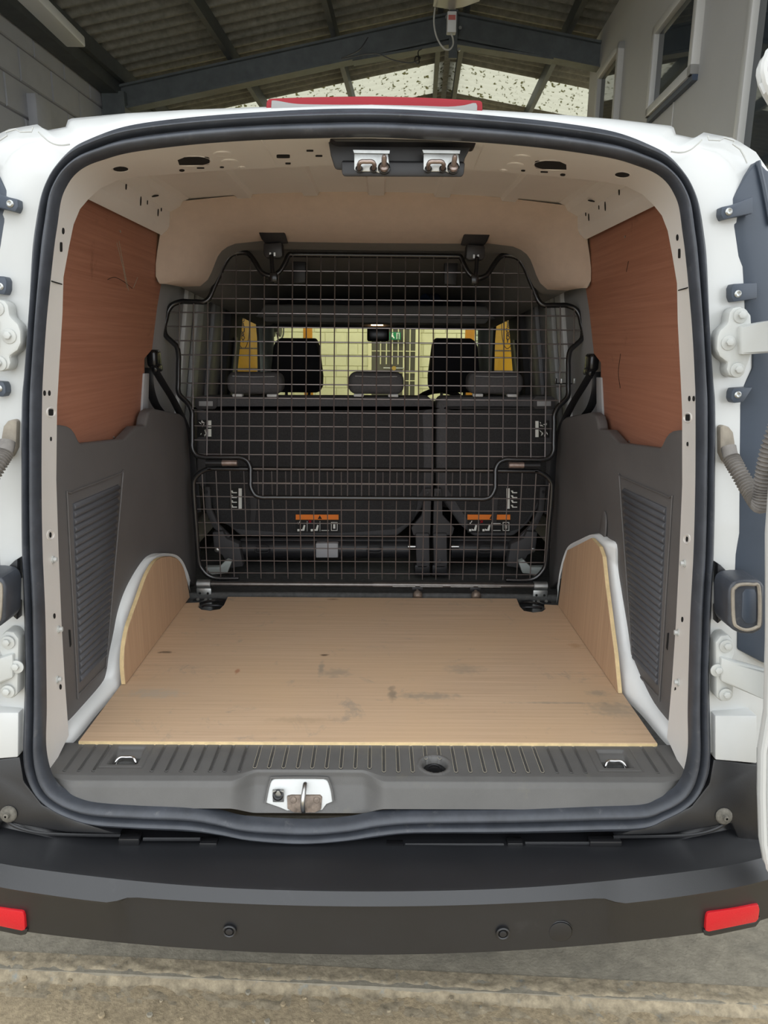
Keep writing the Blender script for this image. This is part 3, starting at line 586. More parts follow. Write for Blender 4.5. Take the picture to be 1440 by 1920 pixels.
# point on the flange surface by image position: intersect with local plane through nearest quads
FQ = [(full(f1, m1), full(fm, m1.lerp(m2, .5))), (full(fm, m1.lerp(m2, .5)), full(f2, m2))]
from mathutils.geometry import intersect_ray_tri
def on_flange(px, py):
    d = ray(px, py).normalized()
    for ra, rb in FQ:
        for i in range(len(ra) - 1):
            q = (ra[i], ra[i + 1], rb[i + 1], rb[i])
            for t in ((q[0], q[1], q[2]), (q[0], q[2], q[3])):
                h = intersect_ray_tri(t[0], t[1], t[2], d, CAM, True)
                if h is not None:
                    n = (t[1] - t[0]).cross(t[2] - t[0]).normalized()
                    if n.dot(d) > 0: n = -n
                    return h, n
    return None
def flat_on(name, px, py, rx, ry, m, parent, h=.0012, off=0.0, res=32, rim=None, square=False, s=-1):
    """flat mark/hole on the flange: rx, ry half size in image px"""
    r_ = on_flange(px, py)
    if r_ is None: return
    c, n = r_; k = (c - CAM).dot(fwd) / FPX
    pts = []
    for i in range(res):
        a = 2 * math.pi * i / res; ca, sa = math.cos(a), math.sin(a)
        if square:
            e = .35; ca = math.copysign(abs(ca) ** e, ca); sa = math.copysign(abs(sa) ** e, sa)
        pts.append(pP(px + rx * ca, py + ry * sa, c + n * off, n))
    prism(name, pts, n * h, m, parent, s=-s)
    if rim:
        tube('pressed_rim', [(lambda q: q if s < 0 else mir(q))(pP(px + (rx + rim) * math.cos(t), py + (ry + rim * .7) * math.sin(t), c, n)) for t in [i * math.pi / 12 for i in range(24)]], .0016, 'inner_paint', parent, closed=True, res=5)
for s in (-1, 1):
    SF = (lambda q: q) if s < 0 else mir
    for (x, y_, rx, ry, sq, rim) in ((226, 316, 14, 4.5, False, 2), (355, 301, 38, 7.5, True, 3), (341, 319, 5, 2, False, 0), (376, 314.5, 7, 1, True, 0), (416, 313, 4, 1.2, False, 0),
                                 (118, 433, 2.0, 6, False, 0), (114, 463, 2.0, 9, True, 0), (83, 737, 2, 5, False, 0), (92, 737, 2, 5, False, 0), (95, 773, 4, 6, True, 4), (95, 823, 1.4, 4, False, 0), (94, 1003, 1.8, 5, False, 5), (101.5, 1155, 1.8, 5, False, 0), (113, 1288, 1.8, 5, False, 0)):
        flat_on('hole', x, y_, rx, ry, 'hole_black', hd, square=sq, rim=rim, s=s)
    for (x, y_, rx, ry) in ((417, 288, 15, 4), (430, 303, 14, 4), (453, 314, 5, 1.5)):
        flat_on('pressed_dimple', x, y_, rx, ry, 'inner_paint', hd, h=.0015, rim=1, s=s)
    for (x, y_) in ((98, 1049), (109, 1180), (107, 1274)):
        c_ = on_flange(x, y_)
        if c_:
            disc('washer', SF(c_[0]), SF(c_[1]), .0075, .003, 'hinge_paint', hd, res=16); disc('bolt_head', SF(c_[0] + c_[1] * .003), SF(c_[1]), .005, .006, 'white_paint', hd, hexa=True)
    # joint between upper and lower pillar pressings
    j0, j1 = on_flange(96, 527), on_flange(116, 533)
    if j0 and j1: tube('panel_joint', [SF(j0[0]), SF(j1[0])], .0012, 'hole_black', hd, res=5)
for (x, y_, rx, ry) in ((531, 292.5, 12.5, 3), (581, 282, 6.5, 1.3), (598, 291.7, 6.5, 1.3), (540, 306, 5, 1.3)):
    flat_on('hole', x, y_, rx, ry, 'hole_black', hd, square=True)
for pts in ([(490, 262), (493, 268), (503, 283), (516, 312)], [(912, 266), (905, 278), (890, 316)]):
    q = [on_flange(*p) for p in pts]
    tube('pressed_edge', [c_[0] for c_ in q if c_], .0016, 'inner_paint', hd, res=5)

# ---- latch housing with two striker plates in the header
lh = prism('latch_housing', [pY(x, y_, 1.36) for x, y_ in [(614, 256), (890, 258), (884, 275), (872, 298), (866, 322), (873, 322), (640, 320), (628, 316), (620, 292)]][:5] + [pY(x, y_, 1.36) for x, y_ in [(645, 320), (628, 318), (620, 292)]], (0, .03, .01), 'black_plastic', van, bevel=.004)
prism('lower_tray', [pY(x, y_, 1.335) for x, y_ in [(640, 303), (872, 305), (870, 326), (866, 332), (645, 331), (641, 326)]], (0, .04, .012), 'black_plastic', lh, bevel=.005)
prism('cover_lip', [pY(x, y_, 1.33) for x, y_ in [(612, 255), (900, 257), (893, 268), (630, 266)]], (0, .06, 0), 'black_plastic', lh, bevel=.003)
for (x0, x1) in ((664, 730), (794, 862)):
    st = prism('striker_plate', [pY(x, y_, 1.332) for x, y_ in [(x0, 288), (x1 - 2, 289), (x1, 310), (x1 - 6, 324), (x1 - 20, 324.5), (x1 - 26, 322), (x0 + 4, 322), (x0, 318)]], (0, .006, .002), 'steel', lh, bevel=.0012); st.data.materials[0] = MATS['zinc']
    prism('plate_flange', [pY(x, y_, 1.33) for x, y_ in [(x0 - 2, 281), (x1 + 1, 282), (x1, 288), (x0, 287)]], (0, .03, 0), 'zinc', st)
    tube('striker_loop', smooth_path([pY(x, y_, yy) for x, y_, yy in [(x0 + 10, 317, 1.33), (x0 + 9, 309, 1.315), (x0 + 13, 303.5, 1.308), (x0 + 24, 303, 1.308), (x0 + 34, 303.5, 1.308), (x0 + 38, 309, 1.315), (x0 + 36, 317, 1.33)]], 5), .0037, 'brown_steel', st, res=8)
    for dx in (9, 36): ring('loop_collar', pY(x0 + dx, 317, 1.329), (0, -1, .2), .0048, .0018, 'dark_gloss', st, res=14)
    pp = pY(x0 + 56, 316, 1.33)
    lathe('guide_pin', [(.008, 0), (.008, .004), (.0045, .006), (.0045, .022), (.003, .026), (0.0005, .027)], pp, (0, -.8, .6), 'brown_steel', st, res=12)
    ring('pin_socket', pY(x0 + 56, 315, 1.331), (0, -1, .2), .0085, .0025, 'dark_gloss', st, res=16)

# ---- high-level brake light
bl = prism('brake_light', smooth_path([pR(x, y_, .02) for x, y_ in [(500, 211), (499, 196), (503, 186), (520, 183.5), (600, 181), (703, 180), (800, 182.5), (885, 187), (902, 189), (905, 198), (904, 213)]], 4), (0, .07, 0), 'red_lens', van, bevel=.004)
prism('clear_strip', smooth_path([pR(x, y_, .014) for x, y_ in [(509, 188), (520, 188.5), (545, 193), (570, 195), (640, 196), (703, 196), (790, 198), (840, 199.5), (870, 197), (893, 193), (894, 212)]], 3) + [pR(508, 210, .014)], (0, .010, 0), 'clear_strip', bl, bevel=.001)

# ---- interior roof panel, ribs, cantrails
def rz(x): return 1.803 - .085 * x * x
n = 24; xs = [-.56 + 1.12 * i / n for i in range(n + 1)]
rp = loft('roof_panel', [[Vector((x, yy, rz(x) - dz)) for x in xs] for yy, dz in ((1.50, .012), (1.75, .004), (2.12, 0))], 'inner_paint', van)
for (xa, xb) in ((440, 472), (565, 598), (688, 723), (813, 847), (940, 972)):
    p, q = pY(xa, 361, 2.06).x, pY(xb, 361, 2.06).x
    sec = [(p, 0), (p + .005, -.010), (q - .005, -.010), (q, 0)]
    loft('rib', [[Vector((x, yy, rz(x) - d_ + dz)) for x, dz in sec] for yy, d_ in ((1.52, .012), (1.75, .004), (2.075, 0))], 'inner_paint', rp, ang=.3)
CR = [pY(x, y_, 2.06) for x, y_ in [(352, 372), (340, 377), (335, 387), (316, 397), (314.5, 424), (311, 431), (300, 441)]]
for s in (-1, 1):
    cr = loft('cantrail', [[Vector((p.x if s < 0 else -p.x, yy, p.z + .002)) for p in CR] for yy in (1.46, 1.7, 2.075)], 'inner_paint', van, ang=.35)
    def crp(px, py, i0):   # hole on the vertical (2..4) or horizontal face of the cantrail
        a, b_ = CR[i0], CR[i0 + 1]; n_ = Vector((-(b_ - a).z, 0, (b_ - a).x)).normalized()
        return pP(px, py, a, n_), n_
    for (px, py, i0, rr, sy) in ((236, 349, 3, .003, 2.5), (263.5, 377, 3, .003, 3.5), (276, 379.5, 3, .002, 2.5), (296, 398.5, 3, .003, 3), (302, 393, 3, .003, 1.5), (291, 367, 2, .009, .6)):
        c, n_ = crp(px, py, i0)
        if n_.x < 0: n_ = -n_
        if i0 == 2: n_ = Vector((0.2, 0, -1))
        o = disc('hole', c, n_, rr, .0015, 'hole_black', cr, res=12, sy=sy, upv=(0, 0, 1) if i0 == 3 else (0, 1, 0))
        if s > 0: o.data.transform(Matrix.Scale(-1, 4, (1, 0, 0))); o.data.flip_normals()

# ---- cloth headlining: rear moulding and the lining forward of it
HO = [(563, 358), (440, 367), (340, 377), (335, 388), (316, 398), (314, 425), (300, 440), (295, 470), (292, 495), (292, 518), (299, 532)]
HI = [(563, 453), (488, 451), (440, 456), (425, 462), (414, 470), (407, 480), (402, 492), (396, 508), (388, 524), (374, 536), (335, 537)]
ho = [pY(x, y_, 2.075) for x, y_ in HO]; hi = [pY(x, y_, 2.24) for x, y_ in HI]
mo, mi = pY(703, 357, 2.075), pY(703, 455, 2.24); mo.x = mi.x = 0
def midr(t, bul): return full([a.lerp(b_, t) + Vector((0, -bul, 0)) for a, b_ in zip(ho, hi)][::-1], mo.lerp(mi, t) + Vector((0, -bul, 0)))
fo = [Vector((p.x * 1.06, 3.9, p.z - .08)) for p in hi][::-1]
loft('headlining_moulding', [midr(0, -.015), midr(0, 0), midr(.12, .012), midr(.55, .045), midr(.80, .035), midr(.95, .012), midr(1, -.01)], 'headlining', van, ang=1.2)
loft('headlining', [midr(1, -.01), full(fo, Vector((0, 3.9, mi.z - .08)))], 'headlining_grey', van)
box('dome_lamp', pY(720, 462, 2.32) + Vector((0, .05, .012)), (.16, .12, .02), 'grey_trim_light', van, bevel=.006)

# ---- rear bumper
def by(x): return .12 * x * x + .55 * max(0, abs(x) - .62) ** 2
n = 96; xs = [-.92 + 1.84 * i / n for i in range(n + 1)]
rows = []
for key in range(9):
    row = []
    for x in xs:
        ax = abs(x); c_ = 1 - sm(.41, .46, ax)                   # 1 in the recessed middle
        wing = sm(.50, .70, ax)
        yb = by(x)
        topz = .487 + .0 * ax
        lowr = (1 - c_) * (1 - .6 * sm(.43, .75, ax))
        P = [(1.225, .483 + .12 * wing), (1.185 - .02 * wing, .478 + .075 * wing), (1.13, .4755 + .016 * wing), (1.061 + .010 * sm(.2, .8, ax), .4725 + .002 * sm(.2, .8, ax)), (1.054 + .010 * sm(.2, .8, ax), .4710 + .002 * sm(.2, .8, ax)), (1.036 + .002 * c_, .4545 - .014 * lowr), (1.039 + .010 * c_, .4470 - .015 * lowr), (1.046, .345 + .004 * ax), (1.10, .325)][key]
        row.append(Vector((x, P[0] + yb, P[1])))
    rows.append(row)
bu = loft('rear_bumper', rows, 'bumper_plastic', van, ang=.45)
def bump_face(px, py):
    p = pY(px, py, 1.05); 
    for _ in range(6): p = pY(px, py, 1.044 + by(p.x))
    return p
# corner uprights of the bumper moulding each side of the opening
for s in (-1, 1):
    pts = [(1338, 1424), (1420, 1434), (1470, 1440), (1470, 1600), (1392, 1588), (1372, 1545), (1330, 1552), (1250, 1565), (1150, 1568), (1225, 1545), (1296, 1513), (1330, 1470)]
    prism('bumper_upright', [pR(x, y_, -.004) for x, y_ in pts], (0, .07, 0), 'bumper_plastic', van, bevel=.004, s=s)
    tube('bumper_crease', [p if s > 0 else mir(p) for p in smooth_path([pR(x, y_, -.006) for x, y_ in [(1150, 1569), (1230, 1568), (1300, 1565), (1345, 1553), (1372, 1534)]], 5)], .003, 'bumper_plastic', bu, res=6)
    c = pR(1357 if s > 0 else 1397 - 34 + 0, 1530, -.006)
    if s < 0: c = mir(pR(1357, 1530, -.006))
    lathe('fixing_stud', [(.016, 0), (.016, .002), (.013, .005), (.006, .006), (.005, .012), (.002, .013)], c, (0, -1, .2), 'stud_grey', bu, res=16)
    # reflector
    q = [bump_face(x, y_) for x, y_ in [(1321, 1716), (1323, 1708), (1328, 1706), (1410, 1693), (1419, 1692), (1421, 1700), (1419, 1718), (1414, 1724), (1326, 1742), (1320, 1740)]]
    q = [p + Vector((0, -.007, 0)) for p in q]
    prism('reflector', q, (0, .02, 0), 'reflector_red', bu, bevel=.002, s=s)
    q2 = [bump_face(x, y_) + Vector((0, -.003, 0)) for x, y_ in [(1317, 1742), (1414, 1727), (1424, 1716), (1426, 1722), (1416, 1736), (1330, 1754), (1320, 1752)]]
    prism('reflector_lip', q2, (0, .02, 0), 'bumper_plastic', bu, bevel=.002, s=s)
for px, py in ((430, 1746), (943, 1750)):
    c = bump_face(px, py) + Vector((0, .0025, 0)); se = ring('sensor_ring', c + Vector((0, -.003, 0)), (0, -1, 0), .0105, .0022, 'bumper_plastic', bu)
    disc('sensor', c + Vector((0, -.001, 0)), (0, -1, 0), .0065, .004, 'black_plastic', se, res=18, bevel=.001)
c = bump_face(1051, 1749) + Vector((0, .0030, 0)); ring('towing_eye_cover', c + Vector((0, .0005, 0)), (0, -1, 0), .0215, .0013, 'dark_gloss', bu, res=32)
disc('cover_disc', c, (0, -1, 0), .0205, .0022, 'bumper_plastic', bu, res=32, bevel=.0008)
for (xa, xb, y_) in ((1098, 1165, 1563), (947, 980, 1566), (720, 760, 1571), (375, 412, 1566), (225, 268, 1558)):
    box('bumper_clip', (pR(xa, y_) + pR(xb, y_ + 3)) / 2 + Vector((0, -.008, -.010)), ((xb - xa) * .00093, .020, .016), 'dark_gloss', bu, bevel=.003)
for (xa, xb, y_) in ((268, 375, 1563), (760, 945, 1574), (985, 1115, 1571)):
    tube('top_edge', [pR(xa, y_, -.012) + Vector((0, 0, -.012)), pR(xb, y_ , -.012) + Vector((0, 0, -.012))], .0035, 'bumper_plastic', bu, res=6)
# underbody and wheels (behind the bumper)
box('underbody', (0, 2.9, .50), (1.50, 3.2, .12), 'black_plastic', van)
for s in (-1, 1):
    for yw in (1.88, 4.75):
        wh = lathe('wheel', [(.10, -.09), (.28, -.10), (.315, -.08), (.32, 0), (.315, .08), (.28, .10), (.10, .09)], (s * .76, yw, .322), (1, 0, 0), 'rubber', van, res=28)
        lathe('wheel_disc', [(.01, .06), (.06, .07), (.20, .05), (.215, .09)], (s * .76, yw, .322), (s, 0, 0), 'zinc', wh, res=24)

# ---- load sill (moulded plastic): surface with grooves, recesses and the latch bay
sx0, sx1 = -.640, .640
TL, TR = pZ(238, 1424, .585), pZ(1152, 1431, .585); CI = pZ(815, 1436, .59)
bayc = pZ(578, 1480, .56).x
bw0, bw1 = pZ(468, 1462, .58).x, pZ(690, 1462, .58).x
grooves = [.0282 * k + .002 for k in range(-22, 23)]
def sill_pt(x, v):
    """v 0..1 from the plywood edge over the top and down to the seal"""
    bay = sm(bw0 - .035, bw0 + .015, x) * (1 - sm(bw1 - .015, bw1 + .035, x))
    ax = abs(x); cor = sm(.56, .64, ax)
    prof = [(0, 1.3240, .5935), (.52, 1.2130 + .020 * bay, .5925), (.60, 1.2000 + .030 * bay, .5890), (.66, 1.1935 + .036 * bay, .5800), (.74, 1.1890 + .036 * bay, .5680 - .004 * bay), (1.0, 1.1800 + .020 * bay, .5440 - .024 * bay)]
    if v > .92: pass
    for (v0, y0, z0), (v1, y1, z1) in zip(prof[:-1], prof[1:]):
        if v <= v1:
            t = (v - v0) / (v1 - v0); Y_, Z_ = y0 + (y1 - y0) * t, z0 + (z1 - z0) * t; break
    Y_ += cor * .030 * sm(.45, .7, v)
    p = Vector((x, Y_, Z_)); d = 0
    if v < .52:
        for g_ in grooves:
            if abs(x - g_) < .006:
                near = 1.226 if not (abs(g_ - CI.x) < .034) else 1.27
                if abs(g_ - bayc) < .13: near = 1.238
                if ax > .605: continue
                if not (TL.x - .045 < g_ < TL.x + .043 or TR.x - .045 < g_ < TR.x + .043) and near < Y_ < 1.317:
                    d = max(d, .0050 * (1 - sm(.0020, .0032, abs(x - g_))))
        for T_ in (TL, TR):
            dx, dy = x - T_.x, Y_ - (T_.y + .004)
            ins = (1 - sm(.024, .031, abs(dx))) * (1 - sm(.026, .032, abs(dy)))
            d = max(d, .020 * ins * (1 - .75 * sm(-.01, .026, dy)))
            rim = max(abs(dx) / .044, abs(dy) / .042)
            if abs(rim - 1) < .03: d = max(d, .0015)
        rc = math.hypot(x - CI.x, (Y_ - CI.y) * 1.0)
        d = max(d, .022 * (1 - sm(.021, .026, rc)))
        if .028 < rc < .034: d = -.0015
    p.z -= d
    return p
NX, NV = 960, 90
v = []; f = []
for j in range(NV + 1):
    vv = (j / NV)
    for i in range(NX + 1):
        x = sx0 + (sx1 - sx0) * i / NX
        v.append(sill_pt(x, vv))
for j in range(NV):
    for i in range(NX): f.append((j * (NX + 1) + i, j * (NX + 1) + i + 1, (j + 1) * (NX + 1) + i + 1, (j + 1) * (NX + 1) + i))
ls = obj('load_sill', v, f, 'sill_plastic', van, smooth=True)
for g_ in grooves:
    if abs(g_) > .605 or TL.x - .045 < g_ < TL.x + .043 or TR.x - .045 < g_ < TR.x + .043: continue
    near = 1.226 if not (abs(g_ - CI.x) < .034) else 1.27
    if abs(g_ - bayc) < .13: near = 1.238
    tube('groove_edge', [Vector((g_ - .0033, 1.316, .5936)), Vector((g_ - .0033, near + .003, .5929)), Vector((g_ - .0015, near, .5929)), Vector((g_ + .0015, near, .5929)), Vector((g_ + .0033, near + .003, .5929)), Vector((g_ + .0033, 1.316, .5936))], .0006, 'dust' if -.25 < g_ < .35 else 'sill_plastic', ls, res=4)
for T_ in (TL, TR):
    w_ = .021
    tube('tie_down_ring', smooth_path([T_ + Vector(p) for p in [(-w_, -.004, -.014), (-w_, -.008, -.004), (-w_ + .004, -.004, .003), (-w_ + .010, .0, .005), (0, .0, .005), (w_ - .010, 0, .005), (w_ - .004, -.004, .003), (w_, -.008, -.004), (w_, -.004, -.014)]], 5), .0030, 'chrome', ls, res=8)
    box('ring_bracket', T_ + Vector((0, -.004, -.014)), (.040, .014, .010), 'chrome', ls, bevel=.003)
disc('cup_floor', CI + Vector((0, 0, -.010)), (0, 0, 1), .0222, .001, 'dark_gloss', ls, res=28)
tube('cup_mark', [CI + Vector((.012 * math.cos(t), .012 * math.sin(t) + .004, -.008)) for t in [i * .2 for i in range(15)]], .0015, 'black_plastic', ls, res=5)
# latch bay: white plate, striker, rubber ring
def bayp(px, py, o=0.0): return pP(px, py, (0, 1.219 - o, .56), (0, 1, -.50))
lp = prism('latch_plate', [bayp(x, y_, .003) for x, y_ in [(498, 1505), (503, 1480), (508, 1465), (516, 1460), (606, 1460), (615, 1465), (621, 1482), (624, 1503), (612, 1508), (604, 1519), (538, 1520), (524, 1514)]], (0, .006, 0), 'white_paint', van, bevel=.0012)
tube('plate_surround', smooth_path([bayp(x, y_, .004) for x, y_ in [(497, 1506), (502, 1480), (507, 1464), (516, 1458.5), (606, 1458.5), (616, 1464), (622, 1482), (625, 1503)]], 5), .0022, 'sill_plastic', lp, res=6)
prism('striker_base', [bayp(x, y_, .007) for x, y_ in [(538, 1494), (546, 1492), (600, 1492), (604, 1496), (602, 1518), (590, 1524), (552, 1524), (539, 1517)]], (0, .006, 0), 'rust_steel', lp, bevel=.001)
for px in (550, 594): disc('rivet', bayp(px, 1500, .008), (0, -1, .5), .006, .003, 'rust_steel', lp, res=14, bevel=.001)
tube('striker_hook', smooth_path([bayp(572, 1472, .004), bayp(572, 1471, .018), bayp(570, 1484, .030), bayp(568, 1500, .034), bayp(568, 1515, .026), bayp(569, 1521, .010)], 6), .0046, 'steel', lp, res=10)
box('bracket', bayp(522, 1492, .006), (.022, .006, .026), 'zinc', lp, bevel=.001)
ring('rubber_ring', bayp(521.5, 1490.5, .012), (0, -1, .5), .0082, .0030, 'dark_gloss', lp)

# ---- load floor carpet and side strips
box('floor_pan', (0, 2.35, .565), (1.36, 2.16, .03), 'floor_mat', van)
tube('carpet_fold', smooth_path([Vector((-.62, 2.215, .585)), Vector((-.3, 2.205, .592)), Vector((0, 2.21, .590)), Vector((.3, 2.205, .592)), Vector((.62, 2.215, .585))], 6), .014, 'floor_mat', van, res=8)

# ---- plastic side trims with grille
def pT(px, py, o=0.0): # left trim plane, leans in towards the front
    return pP(px, py, (-.648 + o, 1.36, .65), Vector((1, -.040, -.026)))
TRL = [(104, 797), (118, 797), (128, 799), (135, 803), (141, 811), (147, 824), (153, 832), (234, 823), (243, 814), (256.5, 799), (274, 798), (276, 784), (280, 772), (288, 766), (338, 776), (347, 783), (352, 800), (356, 850), (361, 914), (366, 1000), (368, 1060), (366, 1100), (345, 1080), (330, 1060), (300, 1050), (280, 1052), (262, 1075), (243, 1110), (228, 1150), (215, 1215), (206, 1268), (194, 1292), (150, 1345), (132, 1362), (126, 1350), (116, 1200), (106, 1000), (102, 880)]
GR = [(137, 944), (222, 908), (196.5, 1233), (150, 1280)]
def quad(Q, u, v_):
    a, b_, c, d = [Vector((*p, 0)) for p in Q]
    p = a.lerp(b_, u).lerp(d.lerp(c, u), v_); return p.x, p.y
for s in (-1, 1):
    S = (lambda p: p) if s < 0 else mir
    tr = prism('side_trim', [S(pT(*p)) for p in TRL], (-s * -.03 if s > 0 else -.03, 0, 0), 'trim_plastic', van, bevel=.006, seg=3)
    # work the grille out as a true rectangle on the trim plane
    a, b_, c, d = [pT(*p, .002) for p in GR]
    y0, y1 = (a.y + d.y) / 2, (b.y if False else (b_.y + c.y) / 2); zt_, zb_ = (a.z + b_.z) / 2, (c.z + d.z) / 2
    def tp(yy, zz, o=0.0): # point on the trim plane at depth yy and height zz
        x = -.648 + (yy - 1.36) * .040 + (zz - .65) * .026 + o
        return S(Vector((x, yy, zz)))
    m_ = .028; rr = .03
    def rrect(y0, y1, z0, z1, r_, o):
        out = []
        for (cy, cz, a0) in ((y1 - r_, z1 - r_, 0), (y0 + r_, z1 - r_, 90), (y0 + r_, z0 + r_, 180), (y1 - r_, z0 + r_, 270)):
            for k in range(6):
                t = math.radians(a0 + 18 * k); out.append(tp(cy + r_ * math.cos(t), cz + r_ * math.sin(t), o))
        return out
    def gp0(u, w): return S(a.lerp(b_, u).lerp(d.lerp(c, u), w) + Vector((.0005, 0, 0)))
    def gq(du, dw, o):
        return smooth_path([S(a.lerp(b_, u).lerp(d.lerp(c, u), w) + Vector((o, 0, 0))) for u, w in ((-du + .06, -dw), (.5, -dw), (1 + du - .06, -dw), (1 + du, -dw + .03), (1 + du, .5), (1 + du, 1 + dw - .03), (1 + du - .06, 1 + dw), (.5, 1 + dw), (-du + .06, 1 + dw), (-du, 1 + dw - .03), (-du, .5), (-du, -dw + .03))], 3, True)
    prism('grille_panel', gq(.10, .06, -.001), (s * .006, 0, 0), 'trim_plastic', tr, bevel=.0015)
    tube('grille_border', gq(.10, .06, .0), .0022, 'trim_plastic', tr, closed=True, res=6)
    prism('grille_back', [gp0(u, w) for u, w in ((0, 0), (1, 0), (1, 1), (0, 1))], (s * .004, 0, 0), 'grille_plastic', tr)
    NS = 25
    def gp(u, w, o):
        p = a.lerp(b_, u).lerp(d.lerp(c, u), w) + Vector((o, 0, 0)); return S(p)
    for k in range(NS):
        w0 = k / NS; e_ = 1 / NS
        pts = [gp(0, w0 + e_ * .97, .000), gp(0, w0 + e_ * .72, .0055), gp(0, w0 + e_ * .40, .0065), gp(0, w0 + e_ * .05, .000)]
        q = [gp(1, w0 + e_ * .97, .000), gp(1, w0 + e_ * .72, .0055), gp(1, w0 + e_ * .40, .0065), gp(1, w0 + e_ * .05, .000)]
        v = pts + q; f = [(0, 1, 2, 3), (7, 6, 5, 4), (0, 4, 5, 1), (1, 5, 6, 2), (2, 6, 7, 3), (3, 7, 4, 0)]
        autosmooth(obj('slat', v, f, 'grille_plastic', tr, recalc=True, bevel=.001, seg=1), .9)
    sp = tp(y0 - .045, 1.4085 - .50, .001)
    prism('slot', [tp(y0 - .012 + dy, zb_ + .10 + dz, .001) for dy, dz in ((-.032, 0), (-.026, .003), (-.026, .037), (-.032, .04))], (-s * .001, 0, 0), 'hole_black', tr)
# embossed oval pocket on the right trim
c = mir(pT(1397 - 1138, 985, .001))
disc('moulded_pocket', c, (-1, 0, 0), .024, .006, 'trim_plastic', van, res=28, sy=2.0, bevel=.003)

# ---- white wheel-arch housings between trim and plywood
AL_in = [(355, 1100), (351, 1085), (344, 1064), (333, 1048), (318, 1042.5), (303, 1045), (290, 1052), (276, 1078), (260, 1121), (250, 1150), (241, 1176), (235, 1213), (233, 1250), (232, 1283), (185, 1330), (140, 1384)]
AL_out = [(352, 1080), (345, 1062), (335, 1046), (323, 1039), (305, 1037.5), (288, 1039), (272, 1050), (252, 1080), (236, 1112), (224, 1149), (216, 1190), (208, 1228), (203, 1262), (193, 1284), (150, 1334), (130, 1356)]
AR_in = [(1046, 1118), (1051, 1080), (1056, 1056), (1064, 1032), (1080, 1021), (1108, 1009), (1118, 1016), (1124, 1027), (1130, 1046), (1135, 1097), (1140, 1140), (1145, 1175), (1152, 1225), (1160, 1284), (1203, 1335), (1250, 1390)]
AR_out = [(1050, 1085), (1056, 1060), (1064, 1035), (1075, 1020), (1100, 1008), (1122, 1000), (1140, 1011), (1153, 1022), (1155, 1065), (1161, 1105), (1167, 1142), (1173, 1178), (1180, 1220), (1196, 1264), (1222, 1318), (1260, 1366)]
for s, IN, OUT in ((-1, AL_in, AL_out), (1, AR_in, AR_out)):
    ri = [pX(x, y_, s * .604) for x, y_ in IN]; ro = []
    for x, y_ in OUT:
        if s < 0: ro.append(pT(x, y_, .006))
        else:
            ro.append(pP(x, y_, (.648 - .006, 1.36, .65), Vector((-1, -.040, -.026))))
    # the lower tail runs along the floor edge
    for k in (-2, -1): ri[k] = pZ(*IN[k], .588)
    ri.append(ri[-1] + Vector((s * .02, -.05, 0))); ro.append(ro[-1] + Vector((s * .01, -.05, -.006)))
    rm = [a.lerp(b_, .5) + Vector((-s * .006, 0, .004)) for a, b_ in zip(ri, ro)]
    i_s, m_s, o_s = smooth_path(ri, 4), smooth_path(rm, 4), smooth_path(ro, 4)
    down = [p + Vector((0, 0.012, -.03)) for p in i_s]
    loft('wheel_arch', [down, i_s, m_s, o_s, [p + Vector((s * .03, .01, 0)) for p in o_s]], 'arch_white', van, ang=1.2)
    # dark felt strip between arch tail and plywood
    e = pZ(*( (205, 1312) if s < 0 else (1183, 1310)), .583)

